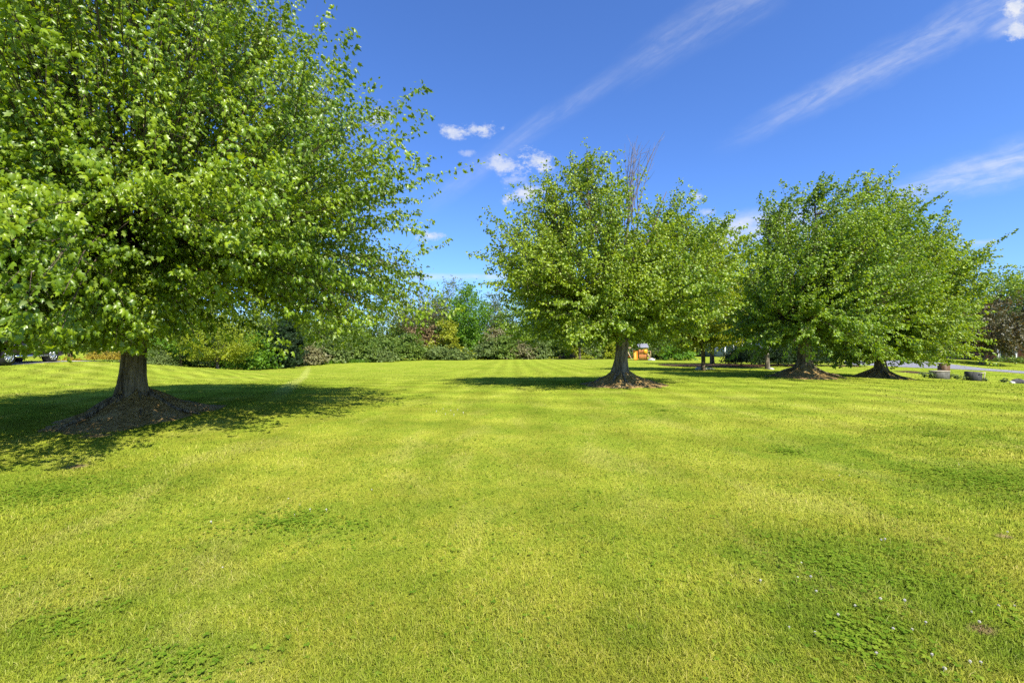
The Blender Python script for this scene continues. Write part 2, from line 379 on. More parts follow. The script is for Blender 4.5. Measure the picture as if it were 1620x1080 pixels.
def tree(name, label, cat, base, trunk_r, fork, lobes, n_spray, n_leaf, leaf, tmpl, lmat, bmat, seed=0, wind=(0, 0), lean=(0, 0), n_limb=8,
         sig=.34, flare=1.6, roots=0, twigs=True, group=None, dead=None, droop=.35, sides=12, hole=.0, inner=.25, flat=.55, jit=1., voids=(), lowest=.25, ascend=1.0):
    """lobes: (dx, dy, [(height, radius)...], weight); heights above the base"""
    rng = np.random.default_rng(seed)
    root = thing(name, label, cat, base, 0, group)
    # envelope samples
    tips, cens = [], []
    wsum = sum(l[3] for l in lobes)
    for (dx, dy, prof, wt) in lobes:
        hs, rs = np.array(prof).T
        m = int(round(n_spray * wt / wsum))
        hh = np.linspace(hs[0], hs[-1], 400); rr = np.interp(hh, hs, rs)
        w = (rr + .25) ** 1.25; w /= w.sum()
        h = rng.choice(hh, m, p=w); th = rng.uniform(0, 2 * math.pi, m)
        f = np.where(rng.random(m) < inner, rng.uniform(.25, .8, m), rng.uniform(.84, 1.0, m)); f = np.where(rng.random(m) < .03, rng.uniform(.98, 1.02, m), f)
        ph = rng.uniform(0, 6, 3)
        lump = 1 + .13 * np.sin(3 * th + ph[0] + h * 1.1) + .11 * np.sin(5 * th - h * 1.9 + ph[1]) + .05 * np.sin(9 * th + h * 3 + ph[2])
        r = np.interp(h, hs, rs) * np.minimum(f * lump, 1.06)
        k = (h / hs[-1])
        c = np.stack([dx * np.minimum(1, k * 1.6) + lean[0] * k, dy * np.minimum(1, k * 1.6) + lean[1] * k, h], -1)
        tips.append(c + np.stack([r * np.cos(th), r * np.sin(th), np.zeros(m)], -1)); cens.append(c)
    tips = np.vstack(tips); cens = np.vstack(cens); m = len(tips)
    if hole > 0:
        q = tips * .9 + seed * 7.7
        keep = vnoise(q[:, 0] + q[:, 2] * .6, q[:, 1] - q[:, 2] * .8) > -.5 + hole
        tips, cens = tips[keep], cens[keep]; m = len(tips)
    Hmax = tips[:, 2].max()
    # trunk and limbs
    tr = MB()
    npt = 14; zz = np.linspace(-.25, fork, npt)
    ph = rng.uniform(0, 6, 4)
    path = np.stack([lean[0] * zz / Hmax + .04 * np.sin(zz * 1.7 + ph[0]), lean[1] * zz / Hmax + .04 * np.sin(zz * 1.3 + ph[1]), zz], -1)
    rad = trunk_r * (1 + (flare - 1) * np.exp(-np.maximum(zz, 0) / (trunk_r * 1.5)) + .12 * smooth01((zz - fork * .7) / (fork * .3 + 1e-6)))
    def ridge(i, t):
        amp = .05 + .16 * np.exp(-np.maximum(zz[i], 0) / (trunk_r * 2)); return 1 + amp * np.cos(5 * t + ph[2]) + .04 * np.cos(11 * t + i * .3) + .03 * np.cos(17 * t - i * .6)
    tr.tube(path, rad, max(sides, 12) * 2 if sides > 8 else sides, True, .012, seed, ridge if sides > 8 else None)
    for q in range(roots):
        a = q * 2 * math.pi / roots + rng.uniform(-.3, .3); L = rng.uniform(.8, 1.5)
        t = np.linspace(0, 1, 8)
        rp = np.stack([(trunk_r * .7 + t * L) * np.cos(a + .35 * t * rng.uniform(-1, 1)), (trunk_r * .7 + t * L) * np.sin(a + .3 * t * rng.uniform(-1, 1)), .22 - .55 * t ** .8 * ROOT_DROP + .03 * np.sin(t * 9 + q)], -1)
        tr.tube(rp, trunk_r * .30 * (1 - .75 * t), 7, True, .06, seed + q)
    top = path[-1]
    limbs = []
    for q in range(n_limb):
        a = q * 2 * math.pi / n_limb + rng.uniform(-.35, .35)
        if q == 0: e = np.array([cens[:, 0].mean() * .8, cens[:, 1].mean() * .8, Hmax * .86]) + rng.normal(0, .15, 3)
        else:
            d = np.array([math.cos(a), math.sin(a)]); sc = (tips[:, :2] - top[:2]) @ d
            hz = (Hmax - fork) * (.35 + .45 * ((q * .618) % 1)) + fork
            near = np.abs(tips[:, 2] - hz) < (Hmax - fork) * .22
            ext = np.percentile(sc[near], 92) if near.any() else sc.max()
            e = np.array([top[0] + d[0] * ext * .62, top[1] + d[1] * ext * .62, hz])
        s = top - np.array([0, 0, fork * rng.uniform(0., .16)])
        mid = s * .55 + e * .45 + np.array([(s - e)[0] * .12, (s - e)[1] * .12, (e[2] - s[2]) * .10])
        t = np.linspace(0, 1, 12); P = bez(s, mid, e, t) + np.stack([.05 * np.sin(t * 8 + q), .05 * np.sin(t * 7 + 2 * q), 0 * t], -1) * (t * (1 - t) * 4)[:, None]
        rr = trunk_r * (.62 if q == 0 else .46) * (1 - .86 * t ** .8)
        limbs.append((P, rr)); tr.tube(P, rr, 9 if sides > 8 else 5, True, .02, q)
    tr.build('trunk', bmat, root, True)
    LP = np.vstack([l[0][2:] for l in limbs])
    # sprays
    des = np.stack([cens[:, 0] * .6 + tips[:, 0] * .4, cens[:, 1] * .6 + tips[:, 1] * .4, np.maximum(fork, tips[:, 2] - ascend * np.linalg.norm((tips - cens)[:, :2], axis=1) - .2)], -1)
    st = np.empty_like(des)
    for a in range(0, m, 500):
        d = ((des[a:a + 500, None, :] - LP[None]) ** 2).sum(-1); st[a:a + 500] = LP[np.argmin(d, 1)]
    L = np.linalg.norm(tips - st, axis=1)
    up_ = smooth01((tips[:, 2] / Hmax - .16) / .28)
    ctrl = st * .5 + tips * .5 + np.stack([0 * L, 0 * L, (.20 * (1 - up_) - .08 * ascend * up_) * L], -1)
    tips2 = tips + np.stack([wind[0] * L, wind[1] * L, (-droop * .25 * (1 - up_) + .01 * up_) * L], -1)
    tips2[:, 2] = np.maximum(tips2[:, 2], lowest + .12)
    if twigs:
        tw = MB()
        t = np.linspace(0, 1, 6)
        for q in range(m):
            tw.tube(bez(st[q], ctrl[q], tips2[q], t), .015 * trunk_r / .2 * (1 - .88 * t) * min(1.6, .5 + L[q] / 2), 4, False)
    # leaves
    idx = rng.integers(0, m, n_leaf)
    wL = L / L.mean(); idx = rng.choice(m, n_leaf, p=(1.5 + wL) / (1.5 + wL).sum())
    t = 1 - (1 - rng.uniform(.0, 1, n_leaf) ** .8 * 1) * .78
    t = np.clip(t, .15, 1.03)
    NS = 6
    sub = rng.integers(0, NS, n_leaf); G = (rng.normal(0, 1, (m, NS, 3)) * np.array([1, 1, .6]) + up_[:, None, None] * np.array([wind[0] * 2, wind[1] * 2,   .62 * (ascend - .4)])) * sig * 2.0; G[:, 0] *= .1
    T0 = rng.uniform(.30, .92, (m, NS)); T0[:, 0] = .35
    uu = rng.uniform(.15, 1, n_leaf) ** .8; s0 = T0[idx, sub]; t = np.clip(s0 + uu * np.where(sub == 0, .67, .22), .2, 1.03)
    c = bez(st[idx], ctrl[idx], tips2[idx], t) + G[idx, sub] * uu[:, None]
    if twigs:
        q = np.repeat(np.arange(m), NS - 1); k = np.tile(np.arange(1, NS), m); a0 = bez(st[q], ctrl[q], tips2[q], T0[q, k]); a1 = bez(st[q], ctrl[q], tips2[q], np.minimum(1, T0[q, k] + .22)) + G[q, k]
        a1[:, 2] = np.maximum(a1[:, 2], lowest + .03); am = (a0 + a1) / 2 + np.array([0, 0, .03]); w_ = .0065 * trunk_r / .2
        pr_ = np.stack([a0 + [w_, 0, 0], a0 + [-w_ / 2, w_, 0], a0 - [w_ / 2, w_, 0], am + [w_ * .7, 0, 0], am + [-w_ * .35, w_ * .7, 0], am - [w_ * .35, w_ * .7, 0], a1], 1).reshape(-1, 3)
        b_ = np.arange(len(q))[:, None] * 7
        tw.add(pr_, *[b_ + np.array([f]) for f in ([0, 1, 4, 3], [1, 2, 5, 4], [2, 0, 3, 5])], *[b_ + np.array([f]) for f in ([3, 4, 6], [4, 5, 6], [5, 3, 6])])
        tw.build('branches', MAT['twig'], root)
    D = unit(2 * (1 - t)[:, None] * (ctrl[idx] - st[idx]) + 2 * t[:, None] * (tips2[idx] - ctrl[idx]))
    off = rng.normal(0, 1, (n_leaf, 3)) * (sig * jit * (.62 - .30 * uu))[:, None]; off[:, 2] *= flat
    P = c + off
    outw = unit(P - np.stack([cens[idx, 0], cens[idx, 1], P[:, 2] - .8], -1))
    A = .5 * D + .35 * unit(off) + rng.normal(0, .5, (n_leaf, 3)) + np.array([wind[0] * 1.6, wind[1] * 1.6, -.75])
    Nn = np.array([0, 0, .42]) + .42 * outw + rng.normal(0, .70, (n_leaf, 3))
    size = leaf * rng.uniform(.55, 1.2, n_leaf)
    keep = P[:, 2] > lowest * (1 + .12 * vnoise(P[:, 0] * 2, P[:, 1] * 2))
    for (va, vb, vr, pk) in voids:          # open pockets inside the crown
        va, vb = np.array(va), np.array(vb); ab = vb - va
        tt_ = np.clip((P - va) @ ab / (ab @ ab), 0, 1); dd = np.linalg.norm(P - va - tt_[:, None] * ab, axis=1)
        keep &= (dd > vr * (1 + .8 * vnoise(P[:, 0] * 2, P[:, 2] * 2 + P[:, 1]))) | (rng.random(n_leaf) < pk)
    P, A, Nn, size, idx = P[keep], A[keep], Nn[keep], size[keep], idx[keep]; n_leaf = len(P)
    rnd = np.clip(.5 + .24 * rng.normal(size=n_leaf) + .28 * (rng.random(m)[idx] - .5) * 2, 0, 1)
    me = leaves_mesh('crown', P, A, Nn, size, tmpl, rng, rnd); me.materials.append(lmat)
    link('crown', me, root)
    if dead:
        db = MB()
        for q in range(dead[3]):
            a = rng.uniform(0, 6.28); s = np.array([dead[0], dead[1], dead[2] - rng.uniform(1.6, 2.6)]) + rng.normal(0, .12, 3)
            e = np.array([dead[0] + rng.normal(.25, .45), dead[1] + rng.normal(0, .3), dead[2] + rng.uniform(-.2, .9)])
            tt = np.linspace(0, 1, 8); Pd = bez(s, (s + e) / 2 + np.array([-.18, 0, .1]), e, tt)
            db.tube(Pd, .018 * (1 - .75 * tt), 4, False)
            for _ in range(3):
                k = rng.integers(3, 7); e2 = Pd[k] + np.array([rng.normal(.1, .25), rng.normal(0, .2), rng.uniform(.25, .6)])
                db.tube(np.stack([Pd[k], (Pd[k] + e2) / 2 + [.02, 0, -.02], e2]), [.008, .006, .003], 3, False)
        db.build('dead_branches', MAT['dead'], root)
    return root

ROOT_DROP = 1.
def mound(name, label, x, y, Rm, hm, seed, mat, grp='bare soil mounds round the maple trunks'):
    rng = np.random.default_rng(seed); nr, na = 26, 72
    rr = np.linspace(0, 1, nr)[:, None]; th = np.linspace(0, 2 * math.pi, na, endpoint=False)[None, :]
    ph = rng.uniform(0, 6, 6)
    edge = Rm * (1 + .13 * np.sin(2 * th + ph[0]) + .10 * np.sin(3 * th + ph[1]) + .06 * np.sin(7 * th + ph[2]) + .04 * np.sin(13 * th + ph[3]))
    X = x + rr * edge * np.cos(th); Yy = y + rr * edge * np.sin(th)
    rootr = np.maximum(0, np.sin(6 * th + ph[4] + 1.5 * rr)) ** 3 * (1 - rr) * .10 + np.maximum(0, np.sin(11 * th + ph[5] - 2 * rr)) ** 4 * (1 - rr) * rr * .16
    Z = H(X, Yy) + hm * (1 - rr) ** 2.0 * 1.35 + rootr + .05 * vnoise(X * 6, Yy * 6) * (1 - rr * .6) + .03 * vnoise(X * 17, Yy * 17) * (1 - rr) - .02 * rr ** 6 + .014
    V = np.stack([X, Yy, Z], -1).reshape(-1, 3)
    i = np.arange(nr - 1)[:, None] * na; j = np.arange(na)[None, :]; j2 = (j + 1) % na
    Fq = np.stack([i + j, i + na + j, i + na + j2, i + j2], -1).reshape(-1, 4)
    me = np_mesh(name, V, [Fq], True); me.materials.append(mat)
    MOUNDS.append((x, y, Rm * .93))
    return tag(link(name, me), label, 'soil mound', grp, 'structure')
def soil_mat(name, a, b, c):
    n = NT(name); p = n.pos()
    f = n.noise(p, 14, 6, .7); g = n.noise(p, 3.5, 4)
    vo = n.new('ShaderNodeTexVoronoi'); n.put(vo.inputs['Vector'], p); vo.inputs['Scale'].default_value = 26
    col = n.mix(n.smap(f, .35, .65), a, b); col = n.mix(n.smap(g, .5, .7, 0, .6), col, c)
    chips = n.smap(vo.outputs['Distance'], .12, .3, 1., 0.)
    col = n.mix(n.math('MULTIPLY', chips, n.smap(g, .4, .6, 0, .7)), col, (.34, .25, .16))
    return n.out(n.bsdf(col, .95, .1, nrm=n.bump(n.math('ADD', f, n.math('MULTIPLY', vo.outputs['Distance'], .6)), 1., .06)))
MAT['soil'] = soil_mat('bare_soil', (.20, .128, .040), (.38, .255, .095), (.49, .36, .165))
MAT['mulch'] = soil_mat('mulch', (.035, .020, .012), (.11, .060, .034), (.17, .105, .06))

# ---- the four big maples on the lawn
g1 = at(216, 8.9); g2 = at(983, 16.2); g3 = at(1272, 20.3); g4 = at(1391, 23.3)
T1 = tree('maple_tree', 'largest maple, filling the upper left, with low boughs hanging before a parked car', 'tree', g1 + [0, 0, .28], .185, 1.75,
          [(0, 0, [(1.6, 4.0), (1.85, 4.9), (2.9, 5.25), (4.2, 5.25), (5.5, 4.55), (6.8, 3.6), (8.4, 2.9), (9.8, 2.1), (11.2, 1.2), (12., .4)], 1.), (.75, -2.3, [(1.1, .9), (1.5, 1.2), (2.4, 1.2)], .07), (-1.0, -2.0, [(1.1, .9), (1.5, 1.3), (2.4, 1.3)], .06)],
          1050, 245000, .087, LEAF_MAPLE, MAT['leaf_maple'], MAT['bark'], 3, roots=9, n_limb=10, sig=.27, flare=1.65, group='big maples standing on the lawn', hole=.14, inner=.14, droop=.4, jit=.6, lowest=1.02, voids=(((-.2, .1, 3.4), (3.2, -3.9, 2.5), .30, .4), ((-.7, 0, 3.6), (2.4, -3.6, 2.7), .24, .4), ((.6, .3, 3.5), (4.0, -3.6, 2.6), .26, .4)))
mound('soil_mound', 'widest bare soil mound with roots, under the largest maple at left', g1[0], g1[1], 1.36, .46, 5, MAT['soil'])
T2 = tree('maple_tree', 'round maple in mid lawn with bare dead twigs sticking out of its split top', 'tree', g2 + [0, 0, .30], .205, 1.35,
          [(-1.5, 0, [(1.3, 2.2), (1.8, 3.1), (2.8, 3.4), (4.2, 3.2), (5.2, 2.5), (6.4, 1.6), (7.3, 1.0), (7.9, .35)], 1.15), (2.15, .3, [(1.35, 1.7), (1.9, 2.6), (3., 2.9), (4.2, 2.6), (5.2, 1.75), (6.0, 1.0), (6.4, .35)], .8)],
          520, 130000, .095, LEAF_SIX, MAT['leaf_maple_mid'], MAT['bark_grey'], 8, roots=8, n_limb=9, sig=.26, flare=1.8, group='big maples standing on the lawn', dead=(.35, 0, 7.75, 16), hole=.10, jit=.65, ascend=1.25)
mound('soil_mound', 'sunlit reddish soil mound under the maple with dead top twigs', g2[0], g2[1], 1.45, .48, 6, MAT['soil'])
T3 = tree('maple_tree', 'wind swept maple with a dark leaning trunk, third from left in the row', 'tree', g3 + [0, 0, .32], .235, 1.45,
          [(-.2, 0, [(.75, 2.7), (1.3, 3.5), (3., 3.7), (4.6, 3.5), (6., 2.9), (7.2, 2.0), (7.8, 1.2), (8.25, .4)], 1.), (2.2, .4, [(2., 1.6), (4, 2.2), (6., 1.8), (7.5, 1.2), (8.4, .35)], .5)],
          460, 112000, .104, LEAF_SIX, MAT['leaf_maple_cool'], MAT['bark'], 14, roots=8, n_limb=8, sig=.25, flare=1.9, wind=(.22, 0), group='big maples standing on the lawn', hole=.08, droop=.2, jit=.55, ascend=1.45)
mound('soil_mound', 'dark shaded soil mound under the maple with a dark leaning trunk', g3[0], g3[1], 1.5, .55, 9, MAT['soil'])
T4 = tree('maple_tree', 'broad wind swept maple, rightmost of the big row, with boughs down to the grass', 'tree', g4 + [0, 0, .25], .2, 1.3,
          [(-.7, 0, [(.6, 2.2), (1.2, 2.9), (3., 3.2), (5., 2.9), (7., 2.1), (8.6, 1.2), (9.8, .35)], 1.), (1.0, .2, [(.6, 2.4), (1.2, 3.1), (3., 3.2), (5., 2.8), (6.8, 2.0), (8.2, 1.1), (9., .35)], .9), (2.3, .4, [(.9, 1.8), (1.6, 2.4), (3.2, 2.5), (4.8, 2.0), (6., 1.3), (7., .4)], .6)],
          600, 135000, .110, LEAF_SIX, MAT['leaf_maple_mid'], MAT['bark'], 21, roots=7, n_limb=8, sig=.26, flare=1.9, wind=(.20, 0), group='big maples standing on the lawn', hole=.06, droop=.15, jit=.55, ascend=1.45)
mound('soil_mound', 'small dark soil mound under the rightmost maple', g4[0], g4[1], 1.35, .45, 12, MAT['soil'])

# ---- lesser trees and shrubs
def small(name, label, px, base_Y, h, r, mat, seed, n_leaf=7000, leaf=.2, base_frac=.22, trunk_r=.1, fork=None, bark='bark', cat='tree', group=None, sig=.3, n_spray=90, lean=(0, 0), hole=.08, wind=(0, 0), twigs=False, droop=.2, mode='round', inner=.25, n_limb=6):
    b = at(px, base_Y)
    h0 = h * base_frac
    if mode == 'round': prof = [(h0, r * .55), (h0 + (h - h0) * .2, r * .95), (h0 + (h - h0) * .45, r), (h0 + (h - h0) * .7, r * .78), (h0 + (h - h0) * .9, r * .4), (h, r * .1)]
    elif mode == 'dome': prof = [(h * .04, r * .95), (h * .3, r), (h * .6, r * .85), (h * .85, r * .5), (h, r * .12)]
    else: prof = [(h0, r), (h0 + (h - h0) * .3, r * .75), (h0 + (h - h0) * .7, r * .35), (h, r * .05)]
    return tree(name, label, cat, b, trunk_r, fork or max(.3, h0 * 1.1), [(0, 0, prof, 1.)], n_spray, n_leaf, leaf, LEAF_TWO, mat, MAT[bark], seed, wind, lean, n_limb, sig, 1.3, 0, twigs, group, None, droop, 7, hole, inner, .7)

BELT = 'trees of the belt beyond the lawn'
BUSH = 'shrubs along the far edge of the lawn'
M = MAT
# trees beyond the row of maples, to the right
small('maple_tree', 'yellow green tree with thin dark trunk behind the right side of the dead topped maple', 1112, 29.5, 9.0, 3.5, M['leaf_yellow'], 31, 32000, .15, .16, .13, 1.3, n_spray=240, group=BELT, hole=.1, twigs=True)
small('maple_tree', 'slim pale trunked tree just left of the dark leaning trunk', 1214, 33.5, 8.5, 3.3, M['leaf_bright'], 32, 16000, .16, .26, .16, 2., 'bark_grey', n_spray=160, group=BELT)
small('shade_tree', 'tree standing on its own dark mulch mound before a grey house', 1127, 44, 8.5, 4., M['leaf_bush'], 33, 14000, .2, .2, .2, 1.8, n_spray=150, group=BELT)
small('plum_tree', 'bronze leaved tree with a leaning trunk before the brick house', 1553, 52, 8., 5.0, M['leaf_bronze'], 34, 22000, .22, .16, .2, 1.6, n_spray=220, cat='tree', group=BELT, lean=(2.2, 0))
small('shade_tree', 'tall green tree rising behind the bronze leaved tree', 1600, 72, 15., 6.8, M['leaf_maple_mid'], 35, 20000, .33, .16, .3, n_spray=200, sig=.5, group=BELT)
small('shade_tree', 'green tree at the right border, overlapping the brick house roof', 1660, 64, 13., 6., M['leaf_bush'], 36, 15000, .33, .2, .3, n_spray=150, sig=.5, group=BELT)
small('shade_tree', 'tree between the two wind swept maples, far behind the asphalt drive', 1340, 80, 10, 5.5, M['leaf_bush'], 37, 12000, .34, .08, .3, n_spray=130, sig=.5, group=BELT)
small('shade_tree', 'tree glimpsed behind the rightmost maple, beyond the asphalt drive', 1450, 85, 11, 6.5, M['leaf_maple_cool'], 38, 13000, .36, .08, .3, n_spray=130, sig=.5, group=BELT)
small('shade_tree', 'dark green tree standing behind the play set', 1035, 95, 12, 6.5, M['leaf_bush'], 39, 16000, .38, .05, .3, n_spray=160, sig=.55, group=BELT)
small('shade_tree', 'dark green tree right of the play set, beyond the pale trees', 1105, 98, 11, 6, M['leaf_maple_cool'], 40, 13000, .38, .05, .3, n_spray=150, sig=.55, group=BELT)
small('shade_tree', 'tree behind the grey house, seen over the red lawn chairs', 1195, 100, 12, 7, M['leaf_bush'], 41, 13000, .4, .06, .3, n_spray=150, sig=.55, group=BELT)
small('shade_tree', 'tree far behind the dark leaning trunk', 1270, 96, 11, 6.5, M['leaf_bright'], 42, 12000, .4, .06, .3, n_spray=140, sig=.55, group=BELT)

# ---- shrub belt and trees, left to right
small('shade_tree', 'tree over the parked car, mostly hidden by the largest maple', -20, 42, 9, 4.5, M['leaf_maple_cool'], 50, 12000, .24, .2, .22, n_spray=130, sig=.4, group=BELT)
small('shade_tree', 'tree beyond the golden shrubs, left of the big trunk', 110, 50, 9.5, 5, M['leaf_bush'], 51, 12000, .26, .12, .22, n_spray=130, sig=.4, group=BELT)
small('shade_tree', 'tree behind the big left trunk', 215, 52, 9, 4.5, M['leaf_bush'], 52, 12000, .26, .1, .22, n_spray=130, sig=.4, group=BELT)
small('leafy_shrub', 'rounded pale green shrub right beside the big left trunk', 250, 41, 2.1, 1.35, M['leaf_bush_pale'], 53, 5000, .12, mode='dome', cat='shrub', group=BUSH, n_spray=80, sig=.18)
small('small_tree', 'small dark green tree with one slanting trunk, right of the big left trunk', 288, 43, 5.6, 2.1, M['leaf_bright'], 54, 8000, .15, .25, .09, 1.2, 'bark', 'tree', BELT, n_spray=110, sig=.24, lean=(-.5, 0))
ot = small('small_tree', 'small yellow green ornamental tree with pale forked trunk in the swale', 345, 42.5, 6.2, 3.3, M['leaf_yellow'], 55, 13000, .15, .13, .12, .55, 'bark_grey', 'tree', BELT, n_spray=170, sig=.25, hole=.16)
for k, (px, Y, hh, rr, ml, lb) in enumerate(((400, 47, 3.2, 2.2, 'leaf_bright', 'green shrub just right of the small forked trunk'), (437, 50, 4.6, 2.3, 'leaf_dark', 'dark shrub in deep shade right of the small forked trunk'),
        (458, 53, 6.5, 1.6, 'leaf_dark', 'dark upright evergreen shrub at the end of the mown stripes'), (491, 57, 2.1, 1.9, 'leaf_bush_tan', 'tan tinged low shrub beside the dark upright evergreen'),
        (530, 62, 3.4, 2.4, 'leaf_bush_pale', 'pale shrub behind the strip of tall grass'), (572, 66, 3.9, 2.6, 'leaf_bush', 'rounded green shrub right of the strip of tall grass'),
        (612, 70, 3.6, 2.4, 'leaf_bush', 'green shrub below the right tip of the largest maple'), (600, 67, 1.7, 2.4, 'leaf_bush_pale', 'low pale shrub spreading under the right tip of the largest maple'),
        (648, 73, 4.4, 2.5, 'leaf_bush', 'green shrub in front of the leafless reddish tree'), (690, 75, 2., 2.6, 'leaf_bush_pale', 'low spreading shrub at the foot of the golden green shrub'),
        (705, 79, 7.3, 2.9, 'leaf_gold', 'tall golden green shrub beside the bright green tree'), (668, 82, 6.0, 3.0, 'leaf_rust', 'rust brown shrub left of the golden green shrub'),
        (724, 74, 1.5, 2., 'leaf_bush_pale', 'lowest pale shrub before the bright green tree'), (772, 76, 3., 2.1, 'leaf_bush_pale', 'pale shrub right of the bright green tree'),
        (800, 77, 3.8, 2.5, 'leaf_bush', 'mid green shrub left of the dead topped maple crown'), (786, 82, 5.2, 2.6, 'leaf_bush_tan', 'tan tinged tall shrub behind the mid green shrubs'),
        (826, 77, 2.6, 2.3, 'leaf_bush_tan', 'low brownish shrub under the left edge of the dead topped maple'), (846, 78, 3.4, 2.4, 'leaf_bush_pale', 'pale shrub under the left side of the dead topped maple'),
        (880, 82, 3.2, 2.3, 'leaf_bush', 'shaded green shrub at the left of the two orange shrubs'), (905, 80, 2.9, 2.2, 'leaf_yellow', 'yellowish shrub behind the two small orange shrubs'),
        (938, 80, 3.1, 2.3, 'leaf_bush_pale', 'pale shrub right of the dark spruce trunk'), (965, 80, 3.4, 2.3, 'leaf_yellow', 'yellow green shrub left of the mid lawn maple trunk'),
        (992, 84, 3.0, 2.2, 'leaf_bush_pale', 'pale shrub hidden behind the mid lawn maple trunk'), (1050, 76, 2.6, 2., 'leaf_bush_pale', 'pale green shrub just right of the play set'),
        (1072, 70, 2.6, 2.0, 'leaf_bright', 'bright green shrub further right of the play set'))):
    small('leafy_shrub', lb, px, Y, hh, rr, M[ml], 60 + k, int(2200 + 800 * hh), .13 + .0028 * Y, mode='dome', cat='shrub', group=BUSH, n_spray=64, sig=.22 + .002 * Y, trunk_r=.06, hole=.18)
for px, Y, lb, k in ((889, 77, 'left one of two small orange brown shrubs near the dark spruce', 0), (906, 77, 'right one of two small orange brown shrubs near the dark spruce', 1)):
    small('leafy_shrub', lb, px, Y, .85, .6, M['leaf_rust'], 95 + k, 900, .14, mode='dome', cat='shrub', group='small orange brown shrubs', n_spray=30, sig=.12, trunk_r=.03)
small('leafy_shrub', 'tiny rounded lime green shrub at the foot of the dark spruce', 929, 72, .75, .95, M['leaf_yellow'], 98, 1600, .13, mode='dome', cat='shrub', group=BUSH, n_spray=40, sig=.12, trunk_r=.03)
small('spruce_tree', 'dark narrow spruce with bare lower trunk seen left of the mid lawn maple trunk', 917, 74, 9, 1.9, M['leaf_dark'], 99, 5000, .25, .26, .2, 2.2, cat='tree', group=BELT, n_spray=90, mode='cone')
small('shade_tree', 'bright green tree, tallest dense crown in the gap of the belt', 742, 84, 13.8, 4.8, M['leaf_bright'], 100, 17000, .30, .06, .25, n_spray=170, sig=.45, group=BELT, hole=.14)
small('shade_tree', 'thin grey green tree rising behind the bright green tree', 716, 92, 16.2, 4.8, M['leaf_greygreen'], 101, 4600, .30, .3, .2, n_spray=110, sig=.5, group=BELT, twigs=True, bark='bark_grey')
small('shade_tree', 'leafless reddish grey tree at the right tip of the largest maple', 662, 90, 16.2, 5.8, M['leaf_rust'], 102, 1300, .25, .25, .2, n_spray=330, sig=.7, group=BELT, twigs=True, bark='bark_grey', inner=.1)
small('shade_tree', 'thin tree with pale stems right of the bright green tree', 782, 92, 13.0, 4.3, M['leaf_greygreen'], 103, 4800, .3, .35, .2, n_spray=110, sig=.5, group=BELT, twigs=True, bark='bark_grey')
small('shade_tree', 'dark green tree behind the left edge of the dead topped maple', 815, 90, 12.8, 5.0, M['leaf_maple_cool'], 104, 12000, .32, .12, .25, n_spray=130, sig=.5, group=BELT)
small('shade_tree', 'green tree behind the crown of the dead topped maple, left of its trunk', 880, 96, 12.5, 6.5, M['leaf_bush'], 105, 14000, .36, .08, .25, n_spray=140, sig=.55, group=BELT)
small('shade_tree', 'yellowish tree behind the dead topped maple trunk', 955, 98, 11, 6, M['leaf_yellow'], 106, 13000, .36, .08, .25, n_spray=140, sig=.55, group=BELT)
small('shade_tree', 'green tree behind the right tip of the largest maple', 605, 92, 13., 6.5, M['leaf_bush'], 107, 13000, .34, .06, .25, n_spray=140, sig=.5, group=BELT)
small('shade_tree', 'green tree far behind the strip of tall grass', 520, 84, 11, 6.5, M['leaf_maple_cool'], 108, 13000, .34, .06, .25, n_spray=140, sig=.5, group=BELT)
small('shade_tree', 'green tree behind the dark upright evergreen', 430, 72, 9.5, 5.5, M['leaf_bush'], 109, 13000, .32, .1, .25, n_spray=140, sig=.5, group=BELT)
small('shade_tree', 'green tree behind the small forked ornamental tree', 320, 62, 8.5, 5., M['leaf_bush'], 110, 13000, .28, .06, .25, n_spray=140, sig=.45, group=BELT)
for k, (px, Y, hh, rr, ml, lb) in enumerate(((262, 47, 3.0, 2.2, 'leaf_bright', 'dense green shrub behind the pale shrub by the big left trunk'), (300, 49, 3.4, 2.4, 'leaf_dark', 'deep shaded shrub behind the slanting small tree'), (330, 51, 3.0, 2.4, 'leaf_dark', 'deep shaded shrub left behind the forked ornamental tree'),  # the leaf_dark shrubs here carry their deep shade in the leaf colour
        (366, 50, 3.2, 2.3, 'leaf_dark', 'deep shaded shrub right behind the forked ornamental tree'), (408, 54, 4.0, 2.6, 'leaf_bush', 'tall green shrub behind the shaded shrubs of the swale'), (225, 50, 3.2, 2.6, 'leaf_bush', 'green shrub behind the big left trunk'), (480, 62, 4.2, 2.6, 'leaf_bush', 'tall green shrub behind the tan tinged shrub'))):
    small('leafy_shrub', lb, px, Y, hh, rr, M[ml], 140 + k, int(3500 + 900 * hh), .13 + .0016 * Y, mode='dome', cat='shrub', group=BUSH, n_spray=90, sig=.26, trunk_r=.06)
# dark yews right of the red chairs; last three added to stand for shade
for k, (px, Y, lb) in enumerate(((1189, 42, 'dark evergreen mound right of the red lawn chairs'), (1232, 41, 'dark evergreen mound behind the slim pale trunk'), (1262, 43, 'dark evergreen mound behind the dark leaning trunk'), (1172, 39, 'added dark evergreen mound standing for bank shade, nearest the red lawn chairs, in front of the others'), (1247, 38, 'added dark evergreen mound standing for bank shade, between the slim pale trunk and the dark leaning trunk'), (1290, 39, 'added dark evergreen mound standing for bank shade, just right of the dark leaning trunk'))):
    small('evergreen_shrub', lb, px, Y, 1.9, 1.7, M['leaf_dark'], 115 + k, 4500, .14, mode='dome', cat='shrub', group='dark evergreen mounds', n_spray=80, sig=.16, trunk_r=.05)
small('small_tree', 'little tree on a mulch ring beside the asphalt drive', 1322, 40, 2.3, 1.0, M['leaf_maple_mid'], 119, 3000, .12, .42, .07, .9, cat='tree', group=BELT, n_spray=50, sig=.14)
